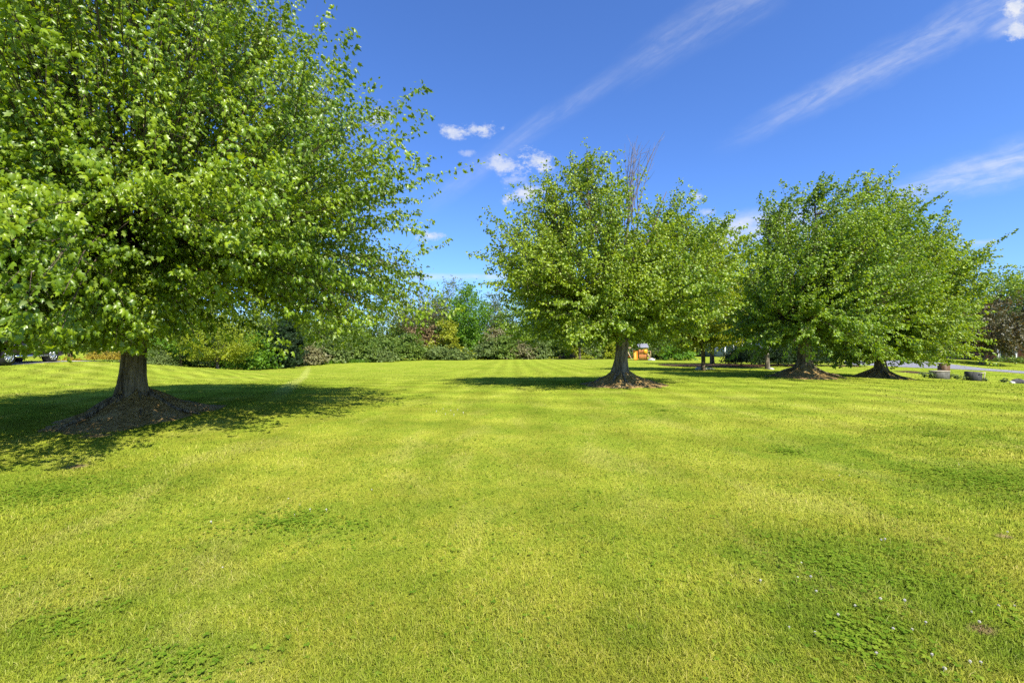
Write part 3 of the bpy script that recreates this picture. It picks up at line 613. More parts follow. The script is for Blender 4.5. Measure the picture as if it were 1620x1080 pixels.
# golden shrubs along the drive at left
for k, (px, lb) in enumerate(((151, 'golden flowering shrub, furthest left of three by the drive'), (170, 'golden flowering shrub in the middle of three by the drive'), (189, 'golden flowering shrub nearest the big left trunk'))):
    small('flowering_shrub', lb, px, 30.5, .75, .62, M['leaf_blossom'], 120 + k, 2200, .075, mode='dome', cat='shrub', group='golden flowering shrubs by the drive', n_spray=60, sig=.08, trunk_r=.02)
small('flowering_shrub', 'low golden shrub behind the rear of the parked car', 108, 33, .55, .8, M['leaf_blossom'], 124, 1500, .09, mode='dome', cat='shrub', group='golden flowering shrubs by the drive', n_spray=50, sig=.08, trunk_r=.02)

# distant wood behind everything, one mass nobody could count
def far_wood():
    rng = np.random.default_rng(77); n = 42000
    X = rng.uniform(-230, 230, n); Yb = 150 + rng.normal(0, 5, n) + 12 * vnoise(X * .05, 0 * X)
    top = 7.5 + 6 * vnoise(X * .09 + 5, 0 * X + 2) + 4 * vnoise(X * .3, 0 * X + 8)
    z = -1.7 + top * rng.uniform(0, 1, n) ** .7
    P = np.stack([X, Yb, z], -1)
    me = leaves_mesh('distant_wood', P, rng.normal(0, 1, (n, 3)) + [0, 0, .2], rng.normal(0, .5, (n, 3)) + [0, -.5, .7], rng.uniform(.7, 1.5, n), LEAF_TWO, rng)
    me.materials.append(M['leaf_bush'])
    tag(link('distant_wood', me), 'distant green wood closing the view behind the belt', 'wood', kind='stuff')
far_wood()

# ------------------------------------------------------------------ drive, road, beds
M['concrete'] = plain('pale_concrete', (.50, .46, .41), .85, .08, 2.5)
M['asphalt'] = plain('grey_asphalt', (.20, .195, .21), .9, .12, 3.)
sheet('driveway', [(-24.6, 20.5), (-25.0, 24), (-25.9, 31), (-26.6, 38), (-34, 40), (-33, 20.5)], 'pale concrete drive under the parked car', 'driveway', M['concrete'], .02, 1.)
def poly(pts): return [tuple(ground(px, py)[:2]) for px, py in pts]
road = poly([(1336, 576.5), (1400, 579.5), (1440, 581.5), (1500, 583.5), (1560, 586.5), (1620, 591), (1700, 597)]) + poly([(1700, 592.5), (1620, 587.5), (1560, 583), (1535, 580), (1500, 575.5), (1470, 571.8), (1400, 570.5), (1336, 571.2)])
sheet('asphalt_drive', road, 'grey asphalt drive curving behind the two wind swept maples', 'drive', M['asphalt'], .02, 1.2)
def bed(name, px, Y, rx, ry, label, seed):
    c = at(px, Y); r = np.random.default_rng(seed); th = np.linspace(0, 2 * math.pi, 26, endpoint=False)
    k = 1 + .1 * np.sin(2 * th + seed) + .07 * np.sin(5 * th + seed * 2)
    sheet(name, [(c[0] + rx * q * math.cos(t), c[1] + ry * q * math.sin(t)) for q, t in zip(k, th)], label, 'mulch bed', M['mulch'], .016 , .6)
bed('mulch_bed', 1128, 41, 4.6, 5.5, 'long dark mulch bed under the tree before the grey house', 1)
bed('mulch_bed', 1230, 41, 3.4, 2.4, 'mulch bed under the dark evergreen mounds', 2)
bed('mulch_bed', 1326, 40, 2.0, 1.6, 'round mulch ring of the little tree by the asphalt drive', 3)
bed('mulch_bed', 1452, 33.5, 1.3, 1.1, 'small brown mulch patch at the near edge of the asphalt drive', 4)
bed('mulch_bed', 345, 42.4, 2.2, 1.0, 'mulch strip under the small forked ornamental tree', 5)
bed('mulch_bed', 455, 54, 2.0, 1.2, 'mulch strip at the foot of the dark upright evergreen', 6)
bed('mulch_bed', 917, 74.5, 5.5, 1.4, 'mulch bed under the spruce and the orange shrubs', 7)
bed('mulch_bed', 1007, 73, 3.2, 2.0, 'brown play area surface under the play set', 8)

# ------------------------------------------------------------------ parked car
M['car_paint'] = plain('car_paint_dark', (.022, .018, .017), .38, .06, 3, .4, .0, .0, .0)
M['black_plastic'] = plain('black_plastic', (.022, .022, .024), .6)
M['tyre'] = plain('tyre_rubber', (.020, .020, .022), .85, .15)
M['alloy'] = plain('alloy_silver', (.62, .63, .66), .32, .05, 5, .5, .7, .0)
M['glass_dark'] = plain('tinted_glass', (.010, .011, .012), .12, .05, 2, .25, 0, 0)
M['red_lens'] = plain('red_lens', (.35, .012, .01), .2)
M['clear_lens'] = plain('clear_lens', (.7, .72, .74), .15)
M['chrome'] = plain('chrome_trim', (.7, .7, .72), .18, .03, 4, .5, 1., 0)
def car():
    # local +x = along the car away from the viewer, right flank at y<0
    u = np.array([-.2, .98]); P = np.array([-25.35, 25.0])          # contact point of the far right wheel
    rz = math.atan2(u[1], u[0])
    # car origin: rear/front axle centre height ground
    nrm = np.array([-u[1], u[0]]); o = P + nrm * .82
    z = gz(*P) + .02
    t = thing('parked_car', 'dark sport utility car with silver spoked wheels parked on the concrete drive', 'car', (o[0], o[1], z), rz)
    W = .93; wb = 2.75
    prof = np.array([(.95, .42), (.97, .75), (.93, 1.02), (.55, 1.10), (-.05, 1.13), (-2.75, 1.15), (-3.55, 1.12), (-3.63, .85), (-3.6, .42), (-3.2, .30), (.6, .30)])
    # lower body with rounded flanks: sections across the width
    n = len(prof); sect = [(-W, .90), (-W * .97, 1.), (W * .97, 1.), (W, .90)]
    cz = prof.mean(0)
    rings = []
    for y, s in sect:
        q = cz + (prof - cz) * (s if s < 1 else 1.); rings.append(np.c_[q[:, 0], np.full(n, y), q[:, 1]])
    V = np.vstack(rings); Fq = []
    for r in range(3):
        for k in range(n): Fq.append([r * n + k, r * n + (k + 1) % n, (r + 1) * n + (k + 1) % n, (r + 1) * n + k])
    b = MB().add(V, Fq, [list(range(n))], [list(range(4 * n - 1, 3 * n - 1, -1))])
    # cabin shell: roof and pillars
    lo = np.array([(-.1, 1.13), (-3.5, 1.13)]); hi = np.array([(-.85, 1.70), (-3.2, 1.70)])
    def pr(x, y, zz): return [x, y, zz]
    b.box((-2.0, 0, 1.72), (2.4, 1.42, .06), bev=.02)
    for s in (-1, 1):
        for x0, x1 in ((-.1, -.85), (-1.55, -1.6), (-2.6, -2.62), (-3.5, -3.2)):
            b.tube([(x0, s * .86, 1.12), (x1, s * .70, 1.71)], .045, 6)
    b.build('body', M['car_paint'], t)
    g = MB()
    for s in (-1, 1):
        g.add([pr(-.15, s * .85, 1.14), pr(-3.45, s * .85, 1.14), pr(-3.18, s * .70, 1.69), pr(-.87, s * .70, 1.69)], [[0, 1, 2, 3] if s > 0 else [3, 2, 1, 0]])
    g.build('side_windows', M['glass_dark'], t)
    MB().add([pr(-.12, -.82, 1.14), pr(-.12, .82, 1.14), pr(-.86, .68, 1.69), pr(-.86, -.68, 1.69)], [[0, 1, 2, 3]]).build('windscreen', M['glass_dark'], t)
    MB().add([pr(-3.48, -.82, 1.14), pr(-3.48, .82, 1.14), pr(-3.2, .68, 1.69), pr(-3.2, -.68, 1.69)], [[3, 2, 1, 0]]).build('rear_window', M['glass_dark'], t)
    for s in (-1, 1):
        MB().box((-1.35, s * (W + .005), .36), (2.0, .04, .10), bev=.012).build('sill_trim', M['chrome'], t)
        for x in (-.75, -1.95):
            d = MB().box((x, s * (W - .012), .76), (1.08, .045, .58), bev=.02).build('door', M['car_paint'], t)
            MB().box((x - .4, s * (W + .018), .93), (.18, .03, .03), bev=.008).build('handle', M['chrome'], d)
        MB().box((-.35, s * (W + .1), 1.16), (.14, .22, .16), bev=.04).build('mirror', M['car_paint'], t)
        MB().box((.9, s * .68, .86), (.14, .36, .14), bev=.03).build('headlight', M['clear_lens'], t)
        MB().box((-3.57, s * .70, .92), (.12, .30, .22), bev=.03).build('tail_light', M['red_lens'], t)
    MB().box((.95, 0, .48), (.12, 1.7, .22), bev=.04).build('bumper', M['black_plastic'], t)
    MB().box((-3.6, 0, .48), (.12, 1.7, .22), bev=.04).build('bumper', M['black_plastic'], t)
    for x in (0, -wb):
        for s in (-1, 1):
            w = MB().tube([(x, s * (W - .25), .36), (x, s * (W - .02), .36)], .44, 24).build('wheel_arch', M['black_plastic'], t)
            wh = MB().lathe([(.20, -.11), (.30, -.115), (.345, -.09), (.36, -.03), (.36, .03), (.345, .09), (.30, .115), (.20, .11)], n=36)
            V = np.vstack(wh.V)[:, [0, 2, 1]] + [x, s * (W - .09), .36]
            ty = MB().add(V, wh.F[4][0][:, ::-1]).build('wheel', M['tyre'], t, True)
            r = MB(); ysd = s * (W + .015)
            r.tube([(x, ysd - s * .10, .36), (x, ysd - s * .08, .36)], .25, 24)
            ring = np.array([[x + .245 * math.cos(a), ysd, .36 + .245 * math.sin(a)] for a in np.linspace(0, 2 * math.pi, 33)]); r.tube(ring, .02, 6, False)
            for k in range(10):
                a = k * math.pi / 5; r.tube([(x + .03 * math.cos(a), ysd + s * .005, .36 + .03 * math.sin(a)), (x + .24 * math.cos(a), ysd, .36 + .24 * math.sin(a))], [.022, .026], 6)
            r.tube([(x, ysd - s * .02, .36), (x, ysd + s * .02, .36)], .055, 14)
            r.build('rim', M['alloy'], ty, True)
car()

# ------------------------------------------------------------------ play set
M['cedar'] = plain('orange_cedar', (.42, .155, .040), .7, .2, 8)
M['pale_wood'] = plain('pale_wood', (.60, .40, .24), .75, .15, 8)
M['slide_yellow'] = plain('slide_yellow', (.80, .36, .02), .35, .05)
M['slide_orange'] = plain('slide_orange', (.75, .24, .02), .4, .05)
M['tin'] = plain('grey_roof_sheet', (.20, .20, .22), .6, .1)
M['rope'] = plain('chain_grey', (.3, .3, .3), .6)
def playset():
    b = at(1008, 72)
    t = thing('play_set', 'orange cedar play set with slide, swing beam and small grey roofed tower', 'play set', b)
    k = .1   # metres per photo pixel at this distance
    # tower centred at px 1014
    x0 = .75
    for sx in (-.62, .62):
        for sy in (-.6, .6):
            MB().box((x0 + sx, sy, 1.05), (.1, .1, 2.1)).build('post', M['cedar'], t)
    MB().box((x0, 0, 1.02), (1.36, 1.32, .08)).build('deck', M['cedar'], t)
    w = MB()
    for q in range(9): w.box((x0 - .56 + q * .14, -.64, 1.36), (.11, .03, .6))
    w.build('railing', M['cedar'], t); w = MB()
    for q in range(9): w.box((x0 - .56 + q * .14, .64, 1.36), (.11, .03, .6))
    w.build('railing', M['cedar'], t)
    w = MB()
    for q in range(8): w.box((x0 - .53 + q * .15, -.58, .5), (.12, .03, .9))
    w.build('lower_wall', M['cedar'], t)
    MB().box((x0 + .35, -.70, 1.40), (.55, .05, .62), bev=.015).build('yellow_panel', M['slide_yellow'], t)
    rf = MB(); rf.add([(x0 - .85, -.85, 2.02), (x0 + .85, -.85, 2.02), (x0 + .85, 0, 2.62), (x0 - .85, 0, 2.62), (x0 - .85, .85, 2.02), (x0 + .85, .85, 2.02)], [[0, 1, 2, 3], [3, 2, 5, 4]], [[0, 3, 4], [1, 5, 2]]); rf.add([(x0 - .85, -.87, 1.98), (x0 + .85, -.87, 1.98), (x0 + .85, 0, 2.58), (x0 - .85, 0, 2.58)], [[3, 2, 1, 0]])
    rf.build('roof', M['tin'], t)
    # swing beam to the left, A frame legs
    MB().tube([(x0 - .6, 0, 1.95), (-2.05, 0, 1.95)], .06, 8).build('swing_beam', M['pale_wood'], t)
    for sy in (-.95, .95):
        MB().tube([(-1.85, 0, 1.95), (-1.85 + (.85 if sy < 0 else -.1), sy, 0)], .055, 8).build('leg', M['pale_wood'], t)
    for xs in (-1.35, -.55):
        s = MB().box((xs, 0, .55), (.42, .18, .04), bev=.01).build('swing_seat', M['slide_orange'], t)
        c = MB()
        for dx in (-.18, .18): c.tube([(xs + dx, 0, .55), (xs + dx, 0, 1.95)], .012, 5)
        c.build('chain', M['rope'], s)
    # wave slide in orange running forward left
    tt = np.linspace(0, 1, 12); cx = x0 - .9 - .55 * tt * 0 - .25; pts = np.stack([x0 - 1.05 - .35 * tt, -.2 - 1.5 * tt, 1.5 - 1.35 * smooth01(tt)], -1)
    V = []
    for p in pts: V += [p + [-.28, 0, .16], p + [-.26, 0, 0], p + [.26, 0, 0], p + [.28, 0, .16], p + [.30, 0, .1], p + [.26, 0, -.04], p + [-.26, 0, -.04], p + [-.30, 0, .1]]
    Fq = []
    for i in range(11):
        for j in range(8): Fq.append([i * 8 + j, i * 8 + (j + 1) % 8, (i + 1) * 8 + (j + 1) % 8, (i + 1) * 8 + j])
    MB().add(V, Fq).build('slide', M['slide_orange'], t)
    # ladder on the right
    ld = MB()
    for dy in (-.5, .0): ld.tube([(x0 + .7, dy - .3, 1.05), (x0 + 1.25, dy - .3, 0)], .045, 6)
    for q in range(4): f = (q + .6) / 4.6; ld.tube([(x0 + .7 + .55 * f, -.8, 1.05 * (1 - f)), (x0 + .7 + .55 * f, -.3, 1.05 * (1 - f))], .03, 6)
    ld.build('ladder', M['pale_wood'], t)
    hb = MB().tube([(x0 + .62, -.3, 1.42), (x0 + 1.3, -.3, 1.42)], .03, 6); hb.tube([(x0 + 1.3, -.3, 1.42), (x0 + 1.3, -.3, .02)], .03, 6)
    hb.build('side_rail', M['pale_wood'], t)
playset()

# ------------------------------------------------------------------ houses
def brick_mat(name, a, b, mortar):
    n = NT(name); br = n.new('ShaderNodeTexBrick'); x = n.sep(n.obj())
    n.put(br.inputs['Vector'], n.comb(n.math('ADD', x[0], x[1]), x[2], 0.)); br.inputs['Scale'].default_value = 4.
    br.inputs['Color1'].default_value = (*a, 1); br.inputs['Color2'].default_value = (*b, 1); br.inputs['Mortar'].default_value = (*mortar, 1); br.inputs['Mortar Size'].default_value = .012
    return n.out(n.bsdf(br.outputs[0], .9, .15, nrm=n.bump(br.outputs['Fac'], -.4, .01)))
M['brick'] = brick_mat('red_brick', (.36, .115, .075), (.28, .085, .06), (.42, .36, .3))
M['siding_blue'] = plain('grey_blue_siding', (.20, .24, .29), .8, .06, 2)
M['siding_white'] = plain('white_siding', (.62, .62, .60), .8, .05, 2)
M['tan'] = plain('tan_siding', (.40, .30, .20), .8, .08, 2)
M['white'] = plain('white_paint', (.78, .78, .77), .6, .04, 3)
M['shingle'] = plain('dark_shingle', (.085, .075, .07), .9, .2, 8)
M['pane'] = plain('window_glass', (.03, .04, .05), .08, .1, 2, .6)
M['door_dark'] = plain('dark_door', (.05, .035, .03), .6)
def house(name, label, px, Y, w, d, h, rh, rz, wall, garage=None, posts=0, windows=()):
    b = at(px, Y); t = thing(name, label, 'house', (b[0], b[1], b[2] - .1), rz)
    MB().box((0, 0, h / 2), (w, d, h)).build('wall', wall, t)
    e = .5; zr = h + .003
    V = [(-w / 2 - e, -d / 2 - e, zr), (w / 2 + e, -d / 2 - e, zr), (w / 2 + e, d / 2 + e, zr), (-w / 2 - e, d / 2 + e, zr), (-w / 2 - e, 0, zr + rh), (w / 2 + e, 0, zr + rh)]
    V2 = [(x, y, z + .18) for x, y, z in V]
    r = MB().add(V + V2, [[0, 3, 2, 1], [6, 7, 11, 10], [8, 9, 10, 11], [0, 1, 7, 6], [2, 3, 9, 8]], [[6, 10, 9], [7, 8, 11], [0, 6, 3], [3, 6, 9], [1, 2, 7], [2, 8, 7]])
    r = r.build('roof', M['shingle'], t)
    MB().box((w * .22, d * .12, zr + rh + .2), (.7, .7, 1.3)).build('chimney', wall, r)
    for k, (x, z, ww, hh) in enumerate(windows):
        f = MB()
        for dx in (-ww / 2, ww / 2): f.box((x + dx, -d / 2 - .04, z), (.09, .09, hh + .09))
        for dz in (-hh / 2, hh / 2): f.box((x, -d / 2 - .045, z + dz), (ww - .1, .085, .09))
        f.box((x, -d / 2 - .03, z), (.05, .05, hh - .1))
        f = f.build('window', M['white'], t)
        MB().box((x, -d / 2 - .012, z), (ww - .04, .02, hh - .04)).build('pane', M['pane'], f)
    if garage:
        x, ww = garage; MB().box((x, -d / 2 - .03, 1.08), (ww, .05, 2.15), bev=.01).build('door', M['door_dark'], t)
    for k in range(posts):
        MB().box((-w / 2 + .6 + k * 1.7, -d / 2 - 1.3, h / 2 - .1), (.16, .16, h - .2)).build('porch_post', M['white'], t)
    if posts:
        MB().box((-w / 2 + .6 + (posts - 1) * .85, -d / 2 - .8, h - .13), ((posts - 1) * 1.7 + .5, 1.4, .14)).build('porch_roof', M['white'], t)
    return t
house('brick_house', 'red brick house with white porch posts at the right border', 1640, 62, 13, 8, 2.8, 2.6, -.45, M['brick'], (-2.2, 1.2), 4, ((1.4, 1.5, 1.1, 1.3), (4.4, 1.5, 1.1, 1.3), (-4.6, 1.5, 1.2, 1.2)))
house('garage', 'tan garage seen under the bronze leaved tree', 1525, 68, 7.5, 6, 2.7, 2.2, -.3, M['tan'], (1., 2.6), 0, ((-2.4, 1.5, 1., 1.),))
house('grey_house', 'blue grey house with white porch posts behind the red lawn chairs', 1160, 90, 11, 8, 3., 2.8, 0.1, M['siding_blue'], (1.2, 1.), 4, ((3., 1.6, 1.2, 1.3), (-.9, 1.6, 1.1, 1.3)))
house('white_house', 'pale house glimpsed between leaves behind the dark upright evergreen', 462, 88, 11, 8, 2.9, 2.0, .25, M['siding_white'], (-1., 1.), 0, ((-3.4, 1.5, 1.1, 1.4), (1.6, 1.5, 1.1, 1.4)))

# ------------------------------------------------------------------ small things at right and in the beds
M['red_wood'] = plain('red_painted_wood', (.52, .085, .04), .6, .1)
def lawn_chair(px, Y, rz, label):
    b = at(px, Y); t = thing('lawn_chair', label, 'chair', b, rz, 'red lawn chairs by the grey house')
    s = MB()
    for q in range(5): s.box((0, -.25 + q * .11, .36 - q * .025), (.52, .09, .025))
    s.build('seat', M['red_wood'], t)
    bk = MB()
    for q in range(5): bk.box((-.22 + q * .11, .30, .66), (.09, .025, .8), rx=-.3)
    bk.build('backrest', M['red_wood'], t)
    for sx in (-.3, .3):
        MB().box((sx, -.02, .56), (.12, .72, .025)).build('armrest', M['red_wood'], t)
        MB().box((sx, -.28, .28), (.05, .09, .56)).build('leg', M['red_wood'], t)
        MB().box((sx, .26, .27), (.05, .09, .54)).build('leg', M['red_wood'], t)
lawn_chair(1162, 58, .3, 'left red lawn chair of the pair before the grey house')
lawn_chair(1173, 58, -.35, 'right red lawn chair of the pair before the grey house')

M['stone'] = plain('grey_stone', (.11, .105, .085), .9, .3, 5, bump=.8)
M['stone_dark'] = plain('dark_stone', (.060, .058, .055), .85, .3, 6, bump=.8)
M['brown_metal'] = plain('brown_cabinet', (.115, .065, .028), .6, .15, 4)
M['pale_stick'] = plain('weathered_pale_wood', (.36, .31, .22), .8, .15, 9)
def rock(name, label, px, Y, r, mat, seed, cat='rock', group=None):
    rng = np.random.default_rng(seed); b = at(px, Y)
    nl, na = 9, 14; th = np.linspace(0, 2 * math.pi, na, endpoint=False); la = np.linspace(-.4, math.pi / 2, nl)
    V = []
    ph = rng.uniform(0, 6, 4)
    for l in la:
        for a in th:
            k = 1 + .16 * math.sin(3 * a + ph[0] + 2 * l) + .1 * math.sin(5 * a - 3 * l + ph[1]) + rng.normal(0, .04)
            V.append([r[0] * k * math.cos(l) * math.cos(a), r[1] * k * math.cos(l) * math.sin(a), r[2] * (math.sin(l) if l < 1.5 else .97) * (1 + .1 * math.sin(2 * a + ph[2]))])
    i = np.arange(nl - 1)[:, None] * na; j = np.arange(na)[None, :]; j2 = (j + 1) % na
    o = MB().add(V, np.stack([i + j, i + j2, i + na + j2, i + na + j], -1).reshape(-1, 4)).build(name, mat, None, False, b)
    return tag(o, label, cat, group)
M['rock_pale'] = plain('pale_rock', (.42, .40, .36), .9, .2, 6, bump=.6)
rock('rock', 'pale rock beside the thin dark trunk', 1107, 31, (.28, .22, .2), M['rock_pale'], 1, group='pale rocks in the shade')
rock('rock', 'flat pale rock between the thin dark trunk and the slim pale trunk', 1121, 31.5, (.34, .2, .1), M['rock_pale'], 2, group='pale rocks in the shade')
rock('rock', 'small pale rock at the foot of the slim pale trunk', 1220, 33, (.2, .16, .13), M['rock_pale'], 3, group='pale rocks in the shade')
rock('rock', 'pale rock right of the play set', 1031, 70, (.55, .4, .35), M['rock_pale'], 4, group='pale rocks in the shade')
rock('boulder', 'dark boulder in the planting bed at the right border', 1612, 27.9, (.42, .3, .26), M['stone_dark'], 5)
rock('rock', 'small whitish rock beside the dark boulder at the right border', 1601, 27.8, (.14, .12, .12), M['rock_pale'], 6)
def utility():
    b = at(1486, 29.); t = thing('stone_planter', 'low grey stone block planter with pale cap in the roadside bed', 'planter', b)
    MB().box((0, 0, .21), (.82, .55, .48), bev=.015).build('block', M['stone'], t)
    MB().box((0, 0, .478), (.88, .60, .055), bev=.015).build('cap', M['pale_stick'], t)
    b = at(1493, 29.7); t = thing('utility_cabinet', 'brown box shaped utility cabinet rising behind the stone planter', 'utility cabinet', b)
    MB().box((0, 0, .45), (.46, .4, .90), bev=.02).build('housing', M['brown_metal'], t)
    MB().box((0, 0, .925), (.52, .46, .05), bev=.015).build('lid', M['brown_metal'], t)
    d = MB().box((0, -.206, .42), (.38, .016, .64), bev=.005).build('door', M['brown_metal'], t)
    MB().box((.13, -.222, .45), (.03, .02, .1), bev=.004).build('handle', M['black_plastic'], d)
    b = at(1541, 28.6); t = thing('utility_cabinet', 'dark cabinet with a pale slanting rail, right of the stone planter', 'utility cabinet', b, .12)
    MB().box((0, 0, .28), (.62, .45, .56), bev=.015, ry=.05).build('housing', M['stone_dark'], t)
    MB().box((-.28, .05, .36), (.22, .42, .44), bev=.03).build('vent_box', M['stone_dark'], t)
    r = MB().tube([(.30, -.29, 0), (.42, -.29, .53)], .028, 6); r.tube([(.42, -.29, .53), (.02, -.29, .45)], .026, 6)
    r.build('rail', M['pale_stick'], t)
utility()
def leafy_plant(px, Y, h, label, seed, mat='leaf_bush_pale', n=70, leaf=.12):
    rng = np.random.default_rng(seed); b = at(px, Y); t = thing('leafy_plant', label, 'plant', b, 0, 'leafy plants in the roadside bed')
    st = MB(); P, A = [], []
    for q in range(9):
        e = np.array([rng.normal(0, h * .55), rng.normal(0, h * .35), h * rng.uniform(.5, 1.)]); tt = np.linspace(0, 1, 6)
        c = bez(np.zeros(3), np.array([e[0] * .3, e[1] * .3, e[2] * .9]), e, tt); st.tube(c, .012, 4, False)
        for k in range(n // 9):
            f = rng.uniform(.3, 1); p = bez(np.zeros(3), np.array([e[0] * .3, e[1] * .3, e[2] * .9]), e, np.array([f]))[0]; P.append(p + rng.normal(0, .04, 3)); A.append(np.r_[rng.normal(0, 1, 2), .1])
    st.build('stem', M['twig'], t)
    P = np.array(P); me = leaves_mesh('leaves', P, np.array(A), rng.normal(0, .3, (len(P), 3)) + [0, -.3, 1.], leaf * rng.uniform(.7, 1.3, len(P)), LEAF_SIX, rng); me.materials.append(M[mat]); link('leaves', me, t)
for k, (px, Y, h, lb) in enumerate(((1463, 29, .36, 'leafy plant left of the stone planter, further from it'), (1472, 28.9, .38, 'leafy plant touching the left side of the stone planter'), (1502, 28.9, .36, 'leafy plant touching the right side of the stone planter'),
        (1514, 28.8, .30, 'low leafy plant midway between planter and dark cabinet'), (1525, 28.7, .36, 'leafy plant touching the left side of the dark cabinet'), (1560, 28.4, .22, 'low leafy plant right of the dark cabinet'), (1588, 28, .24, 'low leafy plant left of the dark boulder'))):
    leafy_plant(px, Y, h, lb, 200 + k)
small('shade_tree', 'green tree between the leafless tree and the thin grey green tree', 690, 96, 13.2, 4.6, M['leaf_bush'], 132, 13000, .34, .08, .25, n_spray=140, sig=.5, group=BELT, hole=.12)
small('leafy_shrub', 'low clipped hedge before the brick house', 1606, 56, .8, 1.8, M['leaf_bush'], 131, 2600, .14, mode='dome', cat='shrub', n_spray=50, sig=.15, trunk_r=.04, group=BUSH)

# ------------------------------------------------------------------ grass and clover
def grass_colour_mat(name, clover=False):
    n = NT(name); c, mix, flat = lawn_colour(n); r = n.attr('rnd')
    if clover:
        c = n.ramp(r, [(0, (.095, .180, .014)), (.5, (.150, .240, .019)), (1, (.23, .30, .03))])
    else:
        v = n.ramp(r, [(0, (.58, .70, .55)), (.35, (1., 1., 1.)), (.78, (1.2, 1.16, 1.1)), (.93, (1.45, 1.32, 2.2)), (1, (1.7, 1.4, 3.5))])
        c = n.mix(1., c, v, 'MULTIPLY')
    up = n.new('ShaderNodeVectorMath', operation='ADD'); g = n.new('ShaderNodeNewGeometry').outputs['Normal']
    sc = n.new('ShaderNodeVectorMath', operation='SCALE'); n.put(sc.inputs[0], g); sc.inputs['Scale'].default_value = .55
    n.put(up.inputs[0], sc.outputs[0]); up.inputs[1].default_value = (0, 0, .8)
    nn = n.new('ShaderNodeVectorMath', operation='NORMALIZE'); n.put(nn.inputs[0], up.outputs[0])
    sh = n.bsdf(c, .7, .0, nrm=nn.outputs[0])
    t = n.new('ShaderNodeBsdfTranslucent'); n.put(t.inputs[0], n.mix(1., c, (1.25, 1.15, .7), 'MULTIPLY')); n.put(t.inputs[1], nn.outputs[0])
    mx = n.new('ShaderNodeMixShader'); mx.inputs[0].default_value = .3
    n.t.links.new(sh, mx.inputs[1]); n.t.links.new(t.outputs[0], mx.inputs[2])
    return n.out(mx.outputs[0])
M['grass'] = grass_colour_mat('grass_blades'); M['clover'] = grass_colour_mat('clover_leaves', True)

def outside(X, Y):
    k = np.ones(len(X), bool)
    rr_ = np.random.default_rng(2).random(len(X))
    for (x, y, r) in MOUNDS: k &= np.hypot(X - x, Y - y) > r * (.70 + .38 * rr_ ** .5)
    for (x, y, rx, ry) in SOIL: k &= (np.hypot((X - x) / rx, (Y - y) / ry) > .75) | (np.random.default_rng(1).random(len(X)) < .3)
    return k
def blades(name, label, n, y0, y1, hgt, wid, seed, px0=-330, px1=1950):
    rng = np.random.default_rng(seed)
    inv = rng.uniform(1 / y1, 1 / y0, n); Y = 1 / inv; X = (rng.uniform(px0, px1, n) - 810) / F * Y
    k = outside(X, Y); X, Y = X[k], Y[k]; n = len(X); Z = H(X, Y)
    dist = np.hypot(X, Y)
    tuft = 1 + .5 * vnoise(X * 3, Y * 3) + .5 * vnoise(X * .8 + 7, Y * .8)
    h = hgt * rng.uniform(.5, 1.25, n) * tuft; w = wid * rng.uniform(.7, 1.3, n) * np.maximum(1, dist / 4.2)
    h = h * np.maximum(1, (dist / 14) ** .5)
    a = rng.uniform(0, 2 * math.pi, n); lean = rng.uniform(.25, 1.25, n)
    lx = np.cos(a) * lean + .25 * vnoise(X * .7, Y * .7) * 2 ; ly = np.sin(a) * lean
    s = np.stack([-np.sin(a + rng.normal(0, .6, n)), np.cos(a), 0 * a], -1) * (w / 2)[:, None]
    B = np.stack([X, Y, Z - .004], -1)
    mid = B + np.stack([lx * h * .38, ly * h * .38, h * .55], -1); tip = B + np.stack([lx * h, ly * h, h * .95 * (1 - .25 * lean)], -1)
    V = np.stack([B - s, B + s, mid + s * .8, mid - s * .8, tip], 1).reshape(-1, 3)
    o = np.arange(n)[:, None] * 5
    rn = np.repeat(rng.random(n), 5)
    me = np_mesh(name, V, [o + np.array([[0, 1, 2, 3]]), o + np.array([[3, 2, 4]])], True, {'rnd': rn}); me.materials.append(M['grass'])
    return tag(link(name, me), label, 'grass', kind='stuff')
blades('grass', 'short sunlit grass blades of the mown lawn', 680000, 1.45, 60, .034, .0030, 5)
blades('long_grass', 'longer straggling grass blades scattered in the near lawn', 60000, 1.45, 9, .048, .0032, 6)

